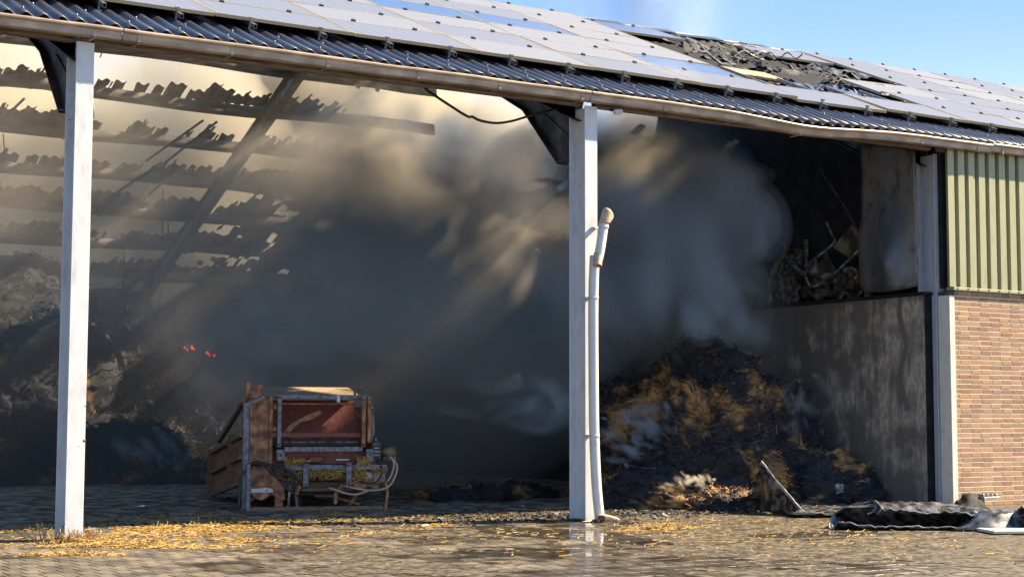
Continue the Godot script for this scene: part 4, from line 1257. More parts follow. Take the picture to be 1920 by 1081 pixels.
func heap(called: String, label: String, category: String, at: Vector3, size: Vector3, n: float, s: float, rough: float, brown: float, strands: int, group := "", res := 96) -> Node3D:
	var h := thing(called, label, category, at, group, true)
	var st := mb(true)
	var rows := []; var cols := []
	var nr := int(res * 0.55)
	for i in nr + 1:
		var r := []; var cr := []
		var e := lerpf(-0.06, PI / 2, pow(float(i) / nr, 0.9))
		for j in res + 1:
			var a := TAU * j / res
			var dir := Vector3(cos(a) * cos(e), sin(e), sin(a) * cos(e))
			var p := heap_point(dir, size, n, s, rough)
			r.append(p); cr.append(heap_color(p, s, brown))
		rows.append(r); cols.append(cr)
	for i in nr:
		for j in res:
			for q in [[i, j], [i, j + 1], [i + 1, j + 1], [i, j], [i + 1, j + 1], [i + 1, j]]:
				st.set_color(cols[q[0]][q[1]]); st.add_vertex(rows[q[0]][q[1]])
	obj("body", st, M.char, h)
	if strands:
		var places := []; var tint := []
		for k in strands:
			var a := rng.randf() * TAU
			var e := asin(clampf(rng.randf_range(0.0, 1.0), 0, 0.995))
			var dir := Vector3(cos(a) * cos(e), sin(e), sin(a) * cos(e))
			if dir.z < -0.4 and rng.randf() < 0.8: continue
			var p := heap_point(dir, size, n, s, rough)
			var c := heap_color(p, s, brown)
			var bright := clampf(c.r * 3.0, 0.0, 1.0)
			var far := 2.4 if s > 6.9 else 1.0
			var lay := Vector3(rng.randfn(0, 1), rng.randfn(-0.25, 0.5), rng.randfn(0, 0.7))
			places.append(strand(p * rng.randf_range(0.985, 1.012), lay, rng.randf_range(0.05, 0.2) * (1.0 + 0.5 * bright) * sqrt(far), rng.randf_range(0.003, 0.0075) * far))
			var g := straw_color(1.0)
			var dk := rng.randf_range(0.004, 0.03 if s < 6.9 else 0.012)
			tint.append(Color(dk, dk * 0.95, dk * 0.93).lerp(g * Color(0.85, 0.66, 0.6), clampf(bright * rng.randf_range(0.1, 1.1), 0, 1) if rng.randf() < 0.9 or brown < 0.0 else 0.45))
		scatter("loose_straw", strand_mesh(), M.straw, places, tint, h)
	return h

func heap_color(p: Vector3, s: float, brown: float) -> Color:
	var v := bump.get_noise_3dv(p * 75.0 + Vector3(s * 90, 0, 0)) + 0.5 * bump.get_noise_3dv(p * 380.0) + 0.3 * bump.get_noise_3dv(p * 1500.0)
	var t := clampf((v + brown - 0.2) * 3.0, 0, 1)
	return Color(0.011, 0.011, 0.012).lerp(Color(0.33, 0.18, 0.06), t)

func build_heaps() -> void:
	# the smouldering heap in the right bay
	heap("smouldering_heap", "big heap of smouldering straw in the right bay, black with golden brown patches", "straw heap", Vector3(9.95, 0, -2.8), Vector3(1.7, 2.02, 1.5), 2.6, 1.0, 1.0, 0.08, 15000, "", 190)
	heap("charred_heap", "charred rounded heap half veiled by smoke left of the big smouldering heap", "straw heap", Vector3(9.3, 0, -3.4), Vector3(0.75, 1.5, 0.8), 2.4, 2.0, 0.9, 0.02, 1500, "", 90)
	heap("ash_heap", "low black ash heap steaming in front of the big smouldering heap", "ash heap", Vector3(8.75, 0, -1.75), Vector3(1.25, 0.6, 0.7), 2.0, 3.0, 1.1, 0.02, 1500, "", 90)
	heap("brown_straw_heap", "small brown straw heap showing beside the downpipe", "straw heap", Vector3(8.1, 0, -2.5), Vector3(0.4, 0.42, 0.4), 2.2, 4.0, 1.0, 0.05, 600, "", 60)
	heap("heap_toe", "low spread of burnt straw running from the big heap to the concrete wall", "straw heap", Vector3(11.1, 0, -1.75), Vector3(1.25, 0.62, 0.8), 2.0, 5.0, 1.1, 0.12, 1800, "", 90)
	heap("cinder_heap", "small heap of grey cinders beside the bent upright sheet", "ash heap", Vector3(8.75, 0, -0.9), Vector3(0.55, 0.28, 0.35), 2.0, 6.0, 1.2, 0.03, 700, "", 60)
	heap("black_ridge", "low black ridge of ash on the floor behind the middle post", "ash heap", Vector3(7.3, 0, -4.6), Vector3(1.1, 0.24, 0.6), 2.0, 6.5, 1.2, 0.02, 500, "", 60)
	# the stacks on the left
	heap("burnt_bale", "near bale of the left row, flat-topped and charred, cut by the photo's left edge", "straw bale", Vector3(2.2, 0, -12.9), Vector3(1.55, 1.12, 0.75), 7.0, 7.0, 0.3, -0.12, 6000, "burnt bales in the left bay", 150)
	heap("burnt_bale", "charred bale with a rounded end showing just right of the left post", "straw bale", Vector3(4.55, 0, -12.7), Vector3(0.95, 1.0, 0.7), 3.6, 8.0, 0.5, -0.12, 6000, "burnt bales in the left bay", 130)
	heap("straw_stack", "tall black straw stack with a brown rim behind the left post", "straw stack", Vector3(2.6, 0, -14.3), Vector3(2.1, 3.0, 0.8), 6.0, 9.0, 0.35, -0.2, 6000, "", 170)
	heap("straw_stack", "highest straw stack fading into smoke under the burnt roof", "straw stack", Vector3(2.6, 0, -15.3), Vector3(2.35, 4.1, 0.7), 3.4, 10.0, 0.4, -0.5, 6000, "", 150)
	heap("straw_stack", "rounded dark straw stack sloping down towards the machine", "straw stack", Vector3(5.35, 0, -14.7), Vector3(1.25, 2.9, 0.9), 2.8, 11.0, 0.9, -0.25, 6000, "", 150)
	heap("straw_stack", "lower lumpy straw stack directly behind the machine's left side", "straw stack", Vector3(6.65, 0, -14.6), Vector3(1.0, 2.25, 0.8), 3.0, 12.0, 1.0, -0.25, 6000, "", 140)
	heap("ash_heap", "ash heap with pale smoke wisps at the foot of the rounded bale", "ash heap", Vector3(5.3, 0, -11.9), Vector3(0.95, 0.42, 0.6), 2.0, 13.0, 1.2, 0.02, 600, "", 70)
	heap("ash_heap", "scattered ash and sticks between the bales and the machine", "ash heap", Vector3(6.5, 0, -12.0), Vector3(0.9, 0.5, 0.7), 2.0, 14.0, 1.2, 0.08, 500, "", 70)
	# small flames behind the stacks
	for e in [[Vector3(6.1, 2.5, -13.75), 4, "faint low flames along the top of the lumpy straw stack"], [Vector3(6.5, 2.4, -13.65), 3, "short bright flame at the right shoulder of the lumpy straw stack"]]:
		var st := mb(true)
		for k in e[1]:
			var p: Vector3 = e[0] + Vector3(k * 0.07 - 0.1, rng.randf_range(-0.03, 0.03), rng.randf_range(-0.05, 0.05))
			var q := p + Vector3(rng.randf_range(-0.05, 0.05), rng.randf_range(0.03, 0.1), 0)
			tube(st, [p, p.lerp(q, 0.4) + Vector3(0.01, 0, 0), q], [0.014, 0.018, 0.002], 6)
		tag(obj("flame", st, M.ember), e[2], "flame")
		var l := OmniLight3D.new(); l.name = "flame_light"; l.light_color = Color(1.0, 0.4, 0.1); l.light_energy = 0.006; l.light_size = 0.05; l.omni_range = 30.0; l.omni_attenuation = 2.0; l.shadow_enabled = true
		l.position = e[0] + Vector3(0, 0.06, 0.12)
		add_child(l, true)

# ---------------------------------------------------------------- fallen sheets at the right
func build_sheets() -> void:
	# the sheet standing on edge
	var s := thing("bent_upright_sheet", "scorched metal sheet bent up to a point in front of the smouldering heap", "metal sheet", Vector3(8.95, 0, -0.2))
	var st := mb(true)
	var a := Vector3(9.2, 0.02, -0.9); var b := Vector3(8.69, 0.0, 0.76); var t := Vector3(8.9, 0.65, -0.32)
	var rows := []
	for i in 13:
		var v := i / 12.0
		var r := []
		for j in 13:
			var u := j / 12.0
			var p := a.lerp(b, u).lerp(t, v)
			p += Vector3(-0.85, 0, -0.5) * (0.09 * sin(u * PI) * (1.0 - v) + 0.05 * bump.get_noise_2d(u * 130, v * 130))
			p.y += 0.05 * sin(u * PI) * (1.0 - v) * 0.0
			r.append(p)
		rows.append(r)
	skin(st, rows, null, 0.006)
	obj("sheet", st, M.scorched_metal, s)
	st = mb()
	for i in 12: bar(st, rows[i][12], rows[i + 1][12], 0.02, 0.035, 0.003)
	obj("folded_edge", st, M.pale_ash_metal, s)
	# a flat piece between the two
	st = mb(true)
	rows = []
	for i in 9:
		var r := []
		for j in 15:
			var p := Vector3(8.55, 0, 0.75) + Vector3(0.851, 0, 0.525) * (j * 0.09 - 0.1) + Vector3(0.525, 0, -0.851) * (i * 0.12 - 0.05)
			p.y = 0.03 + 0.07 * absf(bump.get_noise_2d(i * 110.0, j * 90.0 + 30)) + 0.006 * i
			r.append(p)
		rows.append(r)
	skin(st, rows, null, 0.005)
	tag(obj("flat_sheet_scrap", st, M.scorched_metal), "thin flat scrap of sheet between the pointed sheet and the folded sheet", "metal sheet")
	# the long folded sheet: a flattened roll open towards the yard
	var f := thing("folded_sheet", "long crumpled metal sheet folded over on itself in front of the brick wall", "metal sheet", Vector3(8.6, 0, 2.6))
	var o := Vector3(7.53, 0.0, 2.6); var e := Vector3(0.851, 0, 0.525); var n := Vector3(-0.525, 0, 0.851)
	var prof := [Vector2(0.06, 0.035), Vector2(0.0, 0.012), Vector2(-0.2, 0.012), Vector2(-0.5, 0.015), Vector2(-0.68, 0.06), Vector2(-0.76, 0.15), Vector2(-0.7, 0.235), Vector2(-0.5, 0.255), Vector2(-0.3, 0.25), Vector2(-0.12, 0.24), Vector2(-0.03, 0.205), Vector2(-0.02, 0.18)]
	rows = []
	for i in 92:
		var u := i / 91.0
		var r := []
		var x := u * 2.55
		for q in prof.size():
			var p: Vector2 = prof[q]
			var upper := smoothstep(5.0, 9.0, q)
			var lift := 1.0 - 0.45 * smoothstep(0.72, 1.0, u) * (1.0 - upper) 
			var sq := 1.0 - 0.5 * exp(-pow(u / 0.06, 2.0))
			var y := p.y * lift * (0.82 + 0.25 * sin(u * 4.0 + 0.6)) + 0.045 * bump.get_noise_2d(x * 150, q * 60.0) * (0.3 + upper) + 0.035 * absf(bump.get_noise_2d(x * 420, q * 120.0 + 70)) + 0.02 * bump.get_noise_2d(x * 900, q * 60.0)
			var z := p.x * sq + 0.04 * bump.get_noise_2d(x * 90 + 50, q * 50.0) + 0.16 * upper * smoothstep(0.1, 0.0, u) * -1.0
			var xx := x + (0.34 * upper * smoothstep(0.2, 0.0, u)) - 0.1 * sin(q * 0.6) * smoothstep(0.15, 0.0, u)
			if q < 2: y += 0.05 * smoothstep(0.12, 0.0, u)
			r.append(o + e * xx + n * z + Vector3.UP * maxf(y, 0.008))
		rows.append(r)
	st = mb(true)
	skin(st, rows, null, 0.005)
	obj("folded_skin", st, M.scorched_metal, f)
	st = mb(true)
	var lip := []
	for r in rows: lip.append(r[prof.size() - 1])
	tube(st, lip, 0.008, 6)
	var low := []
	for r in rows: low.append(r[0])
	tube(st, low, 0.007, 6)
	var tip := []
	for q in prof.size(): tip.append(rows[0][q])
	tube(st, curve(tip, 3), 0.011, 6)
	obj("bare_edges", st, M.pale_ash_metal, f)
	# crumple at its right part in front
	rows = []
	for i in 15:
		var r := []
		for j in 21:
			var u := j / 20.0; var v := i / 14.0
			var p := o + e * (1.15 + u * 1.35) + n * (0.14 - 0.28 * v + 0.06 * sin(u * 7.0)) 
			p.y = 0.012 + (0.2 * sin(v * PI * 0.62) * (0.45 + 0.55 * sin(u * PI)) + 0.07 * absf(bump.get_noise_2d(u * 260, v * 200))) * smoothstep(0.0, 0.3, u)
			r.append(p)
		rows.append(r)
	st = mb(true); skin(st, rows, null, 0.005)
	obj("crumpled_front", st, M.scorched_metal, f)
	st = mb(true)
	rows = []
	for i in 15:
		var r := []
		for j in 15:
			var aa := TAU * 0.8 * i / 14.0 - 0.6
			var u := j / 14.0
			var rad := 0.13 + 0.04 * bump.get_noise_2d(i * 60.0, j * 60.0) - 0.05 * u
			r.append(o + e * (1.95 + u * 0.55) + n * (-0.02 + cos(aa) * rad * 1.3) + Vector3.UP * maxf(0.008, 0.13 + sin(aa) * rad))
		rows.append(r)
	skin(st, rows, null, 0.005)
	obj("rolled_end", st, mat("tan_metal", lin(0.5, 0.42, 0.3), 0.6, 0.1, noises.worn, Vector3(1.5, 1.5, 1.5)), f)
	# a pale board lying in front of it
	st = mb()
	box(st, Transform3D(Basis(e, Vector3.UP, n).rotated(Vector3.UP, 0.12), Vector3(9.1, 0.028, 3.95)), Vector3(1.25, 0.03, 0.45), 0.004)
	tag(obj("pale_board", st, M.pale_trim), "pale flat board lying at the lower right before the folded sheet", "board")

# ---------------------------------------------------------------- small things
func build_small() -> void:
	var st := mb(true)
	tube(st, curve([Vector3(4.02, 5.02, -0.5), Vector3(4.12, 4.96, -0.5), Vector3(4.48, 4.79, -0.5), Vector3(4.62, 4.735, -0.5), Vector3(4.66, 4.745, -0.5), Vector3(4.77, 4.71, -0.5), Vector3(4.99, 4.70, -0.5), Vector3(5.22, 4.75, -0.5), Vector3(5.46, 4.835, -0.5), Vector3(5.95, 5.0, -0.55)], 5), 0.016, 6)
	tag(obj("hanging_cable", st, M.dark_gap), "loose black cable sagging under the eave left of the middle post", "cable")
	var lamp := thing("eave_lamp", "small pale round lamp under the eave beside the middle post", "lamp", Vector3(6.36, 4.88, 0.04))
	st = mb(); bb(st, 6.3, 6.4, 4.9, 4.93, -0.02, 0.08, 0.006); obj("bracket", st, M.sooty_paint, lamp)
	st = mb(true); tube(st, [Vector3(6.3, 4.875, 0.07), Vector3(6.32, 4.878, 0.075), Vector3(6.4, 4.89, 0.08), Vector3(6.42, 4.892, 0.08)], [0.02, 0.035, 0.035, 0.02], 12); obj("housing", st, M.pvc_grey, lamp)
	# bits at the foot of the brick wall
	st = mb(true)
	var rows := []
	for i in 9:
		var r := []
		for j in 13:
			var u := j / 12.0; var v := i / 8.0
			r.append(Vector3(11.82 + u * 0.42, 0.015 + 0.17 * pow(sin(minf(u * 1.1, 1.0) * PI * 0.62), 1.4) * sin(v * PI * 0.6) + 0.05 * bump.get_noise_2d(u * 260, v * 160), 0.42 - v * 0.25 + 0.02 * bump.get_noise_2d(u * 200, v * 200)))
		rows.append(r)
	skin(st, rows, null, 0.006)
	tag(obj("black_scrap", st, M.black_cladding), "black curled scrap leaning at the foot of the brick wall", "scrap")
	var br := thing("grey_bracket", "grey metal bracket with three notches at the foot of the brick wall", "bracket", Vector3(12.4, 0, 0.3))
	st = mb(); bb(st, 12.26, 12.55, 0.13, 0.145, 0.2, 0.36, 0.003); bb(st, 12.3, 12.44, 0.0, 0.13, 0.2, 0.22, 0.003); bb(st, 12.26, 12.28, 0.0, 0.13, 0.24, 0.36, 0.003); obj("plate", st, M.galvanised, br)
	for k in 4:
		st = mb(); bb(st, 12.262 + k * 0.085, 12.282 + k * 0.085, 0.145, 0.185, 0.22, 0.34, 0.003); obj("tooth", st, M.galvanised, br)
	for e in [[Vector3(10.9, 0.24, -1.05), 0.1, "pale grey lump lying on the burnt straw near the concrete wall"], [Vector3(11.5, 0.3, -1.25), 0.13, "grey stone-like chunk leaning at the foot of the concrete wall"], [Vector3(9.75, 0.12, -1.0), 0.07, "small light fragment in the straw behind the pointed sheet"]]:
		st = mb()
		var q := []
		for k in 8: q.append(Vector3((k & 1) * 2 - 1, (k >> 1 & 1) * 2 - 1, (k >> 2) * 2 - 1) * e[1] * rng.randf_range(0.6, 1.1) * Vector3(1, 0.8, 0.7) + e[0])
		for w in [[0, 2, 3, 1], [4, 5, 7, 6], [0, 1, 5, 4], [2, 6, 7, 3], [0, 4, 6, 2], [1, 3, 7, 5]]: quad(st, q[w[0]], q[w[1]], q[w[2]], q[w[3]])
		tag(obj("rubble_chunk", st, M.pale_ash_metal), e[2], "rubble")
	st = mb(); box(st, Transform3D(Basis.from_euler(Vector3(0, 0.5, 0)), Vector3(3.75, 0.03, 0.05)), Vector3(0.16, 0.025, 0.05), 0.005)
	tag(obj("wood_chip", st, M.sandy_plate), "pale chip of wood lying on the paving in front of the machine", "wood chip")
	# dry weeds round the foot of the left post
	var places := []; var cols := []
	var weeds := thing("dry_weeds", "tuft of dry reddish weeds and straw at the foot of the left post", "weeds", Vector3(-0.1, 0, 0.05), "", true)
	for k in 260:
		var p := Vector3(rng.randfn(0.0, 0.11), 0, absf(rng.randfn(0.02, 0.1)))
		var d := Vector3(rng.randfn(0, 0.5), rng.randf_range(0.15, 1.2), rng.randfn(0.2, 0.4)).normalized()
		var L := rng.randf_range(0.04, 0.15)
		places.append(strand(p + d * L * 0.5, d, L, rng.randf_range(0.0015, 0.004)))
		cols.append(Color(0.35, 0.15, 0.06).lerp(Color(0.5, 0.34, 0.12), rng.randf()) * rng.randf_range(0.4, 1.1))
	for k in 9:
		var p := Vector3(-0.3 + rng.randfn(0, 0.06), 0, 0.1)
		var d := Vector3(rng.randfn(-0.3, 0.4), 1, 0).normalized()
		places.append(strand(p + d * 0.1, d, 0.22, 0.006)); cols.append(Color(0.04, 0.03, 0.02))
	var sc := scatter("stems", strand_mesh(), M.straw, places, cols, weeds)
	sc.position = Vector3.ZERO

# ---------------------------------------------------------------- straw and cinders on the ground
func build_straw() -> void:
	var places := []; var cols := []
	var lay := func(c: Vector2, sx: float, sz: float, turn: float, n: int, fresh: float, thick: float):
		for k in n:
			var q := Vector2(rng.randfn(0, sx), rng.randfn(0, sz)).rotated(turn)
			var p := Vector3(c.x + q.x, 0.004 + rng.randf() * thick * exp(-q.length() / (sx + sz)), c.y + q.y)
			if bump.get_noise_2d(p.x * 220, p.z * 220) < -0.12 - thick: continue
			var d := Vector3(rng.randfn(0.5, 1), rng.randfn(0, 0.15), rng.randfn(0, 0.7))
			places.append(strand(p, d, rng.randf_range(0.02, 0.06) * (1.0 if rng.randf() < 0.75 else 3.0), rng.randf_range(0.0018, 0.0045)))
			cols.append(straw_color(fresh * rng.randf_range(0.75, 1.0)))
	lay.call(Vector2(1.5, -1.0), 0.42, 0.3, -0.5, 2600, 1.0, 0.05)
	lay.call(Vector2(1.9, -0.7), 0.35, 0.14, -0.5, 1300, 1.0, 0.05)
	lay.call(Vector2(0.1, 0.85), 0.5, 0.1, 0.62, 1500, 1.0, 0.04)
	lay.call(Vector2(-0.5, 1.45), 0.22, 0.07, 0.5, 600, 1.0, 0.03)
	lay.call(Vector2(0.0, 0.2), 0.18, 0.14, 0.0, 700, 1.0, 0.06)
	lay.call(Vector2(0.9, 0.55), 0.6, 0.3, 0.6, 700, 1.0, 0.02)
	lay.call(Vector2(0.5, -0.4), 0.7, 0.22, -0.4, 600, 1.0, 0.02)
	lay.call(Vector2(5.9, 1.35), 0.32, 0.13, -0.55, 1300, 1.0, 0.03)
	lay.call(Vector2(6.15, 1.5), 0.2, 0.06, -0.55, 600, 1.0, 0.03)
	lay.call(Vector2(4.1, -0.25), 0.9, 0.08, -0.55, 700, 0.95, 0.01)
	lay.call(Vector2(3.8, -2.3), 0.7, 0.3, -0.3, 1500, 0.9, 0.03)
	lay.call(Vector2(2.8, -1.6), 1.0, 0.5, -0.3, 1200, 0.8, 0.02)
	lay.call(Vector2(0.8, -3.2), 1.4, 0.5, 0.0, 1600, 0.6, 0.03)
	lay.call(Vector2(1.3, -6.8), 1.0, 0.25, -0.2, 900, 0.9, 0.03)
	lay.call(Vector2(3.0, 1.6), 1.6, 1.2, 0, 450, 0.9, 0.0)
	lay.call(Vector2(6.2, 2.9), 1.6, 1.1, 0.5, 900, 0.85, 0.0)
	lay.call(Vector2(7.6, 1.5), 0.9, 0.9, 0.5, 500, 0.85, 0.0)
	lay.call(Vector2(6.0, 4.5), 1.0, 0.9, 0.5, 350, 0.85, 0.0)
	lay.call(Vector2(7.0, -1.6), 1.2, 0.9, 0.2, 1200, 0.35, 0.03)
	lay.call(Vector2(1.5, -2.4), 2.2, 0.6, 0.0, 4500, 0.75, 0.03)
	lay.call(Vector2(2.2, -3.2), 2.0, 0.7, -0.2, 3000, 0.7, 0.03)
	lay.call(Vector2(5.6, -1.9), 1.6, 0.5, 0.0, 1500, 0.45, 0.02)
	lay.call(Vector2(5.5, -4.0), 2.2, 1.3, 0.0, 1500, 0.4, 0.03)
	lay.call(Vector2(7.5, -5.0), 1.6, 0.9, 0.0, 900, 0.5, 0.03)
	lay.call(Vector2(9.6, -0.9), 0.9, 0.5, 0.3, 1100, 0.55, 0.08)
	tag(scatter("loose_straw", strand_mesh(), M.straw, places, cols), "yellow straw strewn over the paving and the barn floor", "straw")
	# cinders
	var st := mb()
	var q := []
	for k in 8: q.append(Vector3((k & 1) * 2 - 1, (k >> 1 & 1) * 2 - 1, (k >> 2) * 2 - 1) * rng.randf_range(0.35, 0.6))
	for w in [[0, 2, 3, 1], [4, 5, 7, 6], [0, 1, 5, 4], [2, 6, 7, 3], [0, 4, 6, 2], [1, 3, 7, 5]]: quad(st, q[w[0]], q[w[1]], q[w[2]], q[w[3]])
	places = []; cols = []
	for c in [[7.2, -1.1, 1.4, 0.5, 1500], [9.5, -1.0, 1.3, 0.4, 1200], [5.5, -3.6, 2.6, 1.5, 1800], [1.5, -3.5, 1.6, 0.9, 1200], [8.5, -5.5, 1.8, 1.5, 900], [4.5, -9.5, 3.0, 2.0, 1200]]:
		for k in c[4]:
			var s := rng.randf_range(0.008, 0.035) * (1.0 if rng.randf() < 0.92 else 2.0)
			places.append(Transform3D(Basis.from_euler(Vector3(rng.randf() * 6, rng.randf() * 6, rng.randf() * 6)).scaled(Vector3(s, s * 0.6, s)), Vector3(c[0] + rng.randfn(0, c[2]), 0.012, c[1] + rng.randfn(0, c[3]))))
			var g := rng.randf_range(0.008, 0.03) if rng.randf() < 0.85 else rng.randf_range(0.08, 0.25)
			cols.append(Color(g * 1.05, g, g * 0.92))
	tag(scatter("cinders", done(st), M.char, places, cols), "black cinders and ash bits strewn over the barn floor", "cinders")

# ---------------------------------------------------------------- smoke
func fog(density: float, c: Color) -> FogMaterial:
	var f := FogMaterial.new()
	f.density = density; f.albedo = c
	return f

# a bank of smoke: soft bodies drawn out along the flow, gathered about the middle, each of nested shells so that it thins out towards
# its rim; depth is how much light one body holds back
func bank(label: String, at: Vector3, half: Vector3, n: int, r0: float, r1: float, depth: float, c: Color, s: int, flow := Vector3(-0.5, 1.0, 0.0), stretch := 1.5, shells := 3) -> void:
	var b := thing("smoke", label, "smoke", at, "", true)
	b.set_meta("kind", "stuff")
	var g := RandomNumberGenerator.new(); g.seed = s
	for k in n:
		var r := lerpf(r0, r1, pow(g.randf(), 1.6))
		var x := (flow.normalized() + Vector3(g.randfn(0, 0.45), g.randfn(0, 0.45), g.randfn(0, 0.45))).normalized()
		var z := x.cross(Vector3(g.randfn(0, 1), g.randfn(0, 1), g.randfn(0, 1))).normalized()
		var turn := Basis(x, z.cross(x), z)
		var size := Vector3(r * stretch * g.randf_range(0.8, 1.3), r * g.randf_range(0.6, 1.0), r * g.randf_range(0.6, 1.0)) * 2.0
		var d := depth * g.randf_range(0.6, 1.4)
		var p := Vector3(clampf(g.randfn(0, 0.55), -1.2, 1.2), clampf(g.randfn(0, 0.55), -1.2, 1.2), clampf(g.randfn(0, 0.55), -1.2, 1.2)) * half
		for q in shells:
			var f := FogVolume.new()
			f.shape = RenderingServer.FOG_VOLUME_SHAPE_ELLIPSOID
			f.basis = turn
			f.size = size * (1.0 - 0.75 * q / shells)
			f.material = fog(d * 2.0 * (q + 1) / (shells * (shells + 1.0)) / (r * 0.8), c)
			f.position = p + turn * Vector3(0.08 * q * r, -0.05 * q * r, 0.0)
			f.name = "puff"
			b.add_child(f, true)

func even(label: String, boxes: Array, density: float, c: Color) -> void:
	var b := thing("smoke", label, "smoke", Vector3.ZERO, "", true)
	b.set_meta("kind", "stuff")
	var m := fog(density, c)
	for q in boxes:
		var f := FogVolume.new()
		f.shape = RenderingServer.FOG_VOLUME_SHAPE_BOX if q.size() == 2 else RenderingServer.FOG_VOLUME_SHAPE_ELLIPSOID
		f.size = q[1] - q[0] if q.size() == 2 else q[1]
		f.position = (q[0] + q[1]) / 2.0 if q.size() == 2 else q[0]
		f.material = m if q.size() == 2 else fog(density * q[2], c)
		f.name = "haze"
		b.add_child(f, true)

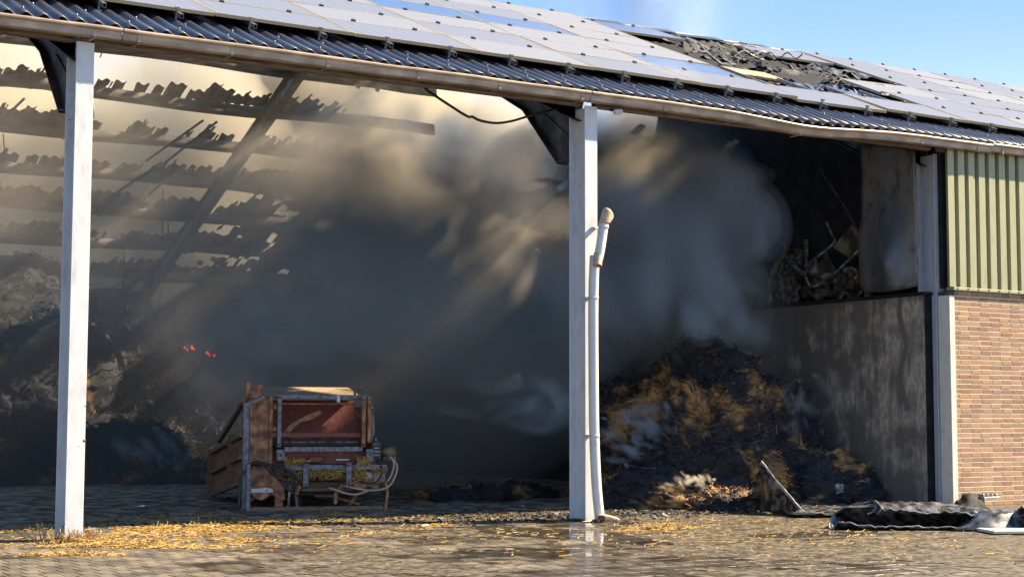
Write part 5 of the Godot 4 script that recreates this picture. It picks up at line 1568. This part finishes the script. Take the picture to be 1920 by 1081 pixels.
func build_smoke() -> void:
	var sunlit := Color(1.0, 0.94, 0.8); var pale := Color(1.0, 0.95, 0.87); var blue := Color(0.99, 0.972, 0.95)
	even("even thin smoke that fills the rear of the barn under its roof", [
		[Vector3(-9.0, 0.03, -15.9), Vector3(11.9, 4.0, -6.9)], [Vector3(-9.0, 4.003, -15.9), Vector3(12.3, 4.9, -7.1)], [Vector3(-9.0, 4.903, -13.4), Vector3(12.3, 5.8, -7.3)], [Vector3(-9.0, 5.803, -11.3), Vector3(12.3, 6.7, -7.5)], [Vector3(-9.0, 6.703, -9.4), Vector3(12.3, 7.3, -7.7)]], 0.035, pale)
	even("thick smoke swelling through the middle of the barn", [
		[Vector3(8.0, 1.9, -8.4), Vector3(8.0, 4.2, 7.0), 1.0], [Vector3(8.2, 1.8, -7.8), Vector3(6.6, 3.6, 5.6), 1.0], [Vector3(8.2, 1.8, -7.2), Vector3(5.4, 3.0, 4.4), 1.2], [Vector3(10.4, 5.2, -6.0), Vector3(4.4, 2.2, 3.8), 2.5]], 0.12, pale)
	even("thin veil of smoke drifting out under the eave", [[Vector3(2.6, 3.4, -2.2), Vector3(8.0, 3.2, 2.6), 1.0], [Vector3(6.2, 3.2, -2.2), Vector3(5.6, 3.4, 2.6), 1.2], [Vector3(3.6, 3.2, -2.6), Vector3(6.4, 2.8, 2.2), 1.0]], 0.09, pale)
	bank("huge pale yellow smoke bank behind the burnt rear roof", Vector3(11.5, 7.2, -28), Vector3(12.0, 3.8, 6.0), 64, 1.7, 2.9, 0.8, sunlit, 101, Vector3(0.5, 0.1, -0.85), 2.2, 2)
	bank("white smoke plume rising over the ridge behind the roof hole", Vector3(13.1, 9.6, -8.6), Vector3(2.4, 1.5, 0.8), 22, 0.9, 1.9, 0.08, Color(1, 1, 1), 102, Vector3(-0.2, 1, 0), 1.5, 4)
	bank("sunlit haze drifting under the burnt roof in the left bay", Vector3(3.2, 4.4, -8.5), Vector3(3.0, 1.6, 3.0), 7, 1.2, 2.0, 0.1, pale, 103)
	bank("big sunlit smoke billow rolling through the middle of the barn", Vector3(9.0, 4.8, -9.6), Vector3(2.7, 1.3, 1.2), 26, 0.5, 1.6, 1.0, pale, 106, Vector3(1, 0.5, 0), 1.4, 5)
	bank("small torn puffs along the lower rim of the sunlit billow", Vector3(8.2, 4.0, -9.0), Vector3(2.4, 1.0, 0.8), 34, 0.15, 0.4, 0.35, pale, 119, Vector3(1, 0.5, 0), 1.6, 3)
	bank("beige sunlit smoke drifting up to the burnt ridge left of centre", Vector3(7.2, 5.4, -9.6), Vector3(1.3, 0.9, 1.0), 12, 0.5, 1.3, 0.7, pale, 104, Vector3(0.6, 1, 0), 1.5, 5)
	bank("beige smoke rolling under the rear sheets opened to the sun", Vector3(10.2, 5.2, -10.3), Vector3(1.5, 0.7, 0.6), 16, 0.5, 1.1, 0.8, pale, 121, Vector3(1, 0.3, 0), 1.5, 4)
	bank("blue grey smoke hanging in the right bay beside the middle post", Vector3(8.1, 3.7, -1.5), Vector3(1.3, 1.2, 0.35), 30, 0.3, 0.85, 0.7, blue, 108)
	bank("dense grey smoke in the heart of the right bay", Vector3(9.4, 3.2, -3.2), Vector3(0.9, 1.1, 0.6), 11, 0.8, 1.6, 0.9, pale, 120, Vector3(-0.4, 1, 0), 1.3, 5)
	bank("grey brown smoke pressed under the eave right of the middle post", Vector3(9.5, 5.1, -4.1), Vector3(0.9, 0.4, 0.5), 11, 0.6, 1.1, 0.9, pale, 122, Vector3(1, 0.1, 0), 1.4, 4)
	bank("blue smoke curling in front of the black opening", Vector3(9.6, 3.7, -1.7), Vector3(0.6, 1.1, 0.3), 40, 0.08, 0.34, 0.35, blue, 109, Vector3(-0.6, 1, 0))
	bank("grey smoke low down between the machine and the middle post", Vector3(7.6, 1.9, -6.0), Vector3(1.1, 0.9, 0.5), 14, 0.35, 0.8, 0.4, pale, 118, Vector3(0.6, 1, 0))
	bank("smoke puff glowing pale over the top of the machine", Vector3(4.9, 2.25, -6.2), Vector3(0.85, 0.5, 0.6), 9, 0.25, 0.65, 0.4, pale, 110)
	bank("two bright smoke jets left of the big smouldering heap", Vector3(8.4, 0.9, -2.0), Vector3(0.7, 0.35, 0.15), 56, 0.03, 0.12, 0.32, blue, 111, Vector3(-1, 0.55, 0), 2.6, 3)
	bank("wisp rising from the crest of the smouldering heap", Vector3(9.8, 2.25, -2.7), Vector3(0.8, 0.35, 0.3), 30, 0.06, 0.25, 0.2, blue, 112, Vector3(-0.4, 1, 0), 2.0, 3)
	bank("low yellowish smoke puff over the black ash heap", Vector3(8.3, 0.4, -1.0), Vector3(0.28, 0.07, 0.1), 34, 0.02, 0.07, 0.22, pale, 113, Vector3(-1, 0.4, 0), 2.0, 3)
	bank("white wisp over the ash at the rounded bale", Vector3(4.9, 0.6, -11.6), Vector3(0.7, 0.35, 0.2), 30, 0.05, 0.18, 0.25, blue, 114, Vector3(-0.8, 0.6, 0), 2.2, 3)
	bank("wisp on the right flank of the smouldering heap", Vector3(10.6, 1.4, -1.6), Vector3(0.4, 0.6, 0.2), 22, 0.04, 0.16, 0.16, blue, 115, Vector3(-0.3, 1, 0), 2.0, 3)
	bank("pale smoke tongue crossing behind the middle post", Vector3(6.6, 1.4, -1.9), Vector3(1.2, 0.3, 0.2), 44, 0.06, 0.22, 0.09, blue, 116, Vector3(1, 0.25, 0), 2.4, 3)
	bank("veil of smoke over the straw stacks in the left bay", Vector3(4.9, 2.4, -12.6), Vector3(1.8, 1.2, 0.6), 8, 0.5, 1.1, 0.06, blue, 117, Vector3(-0.4, 1, 0))
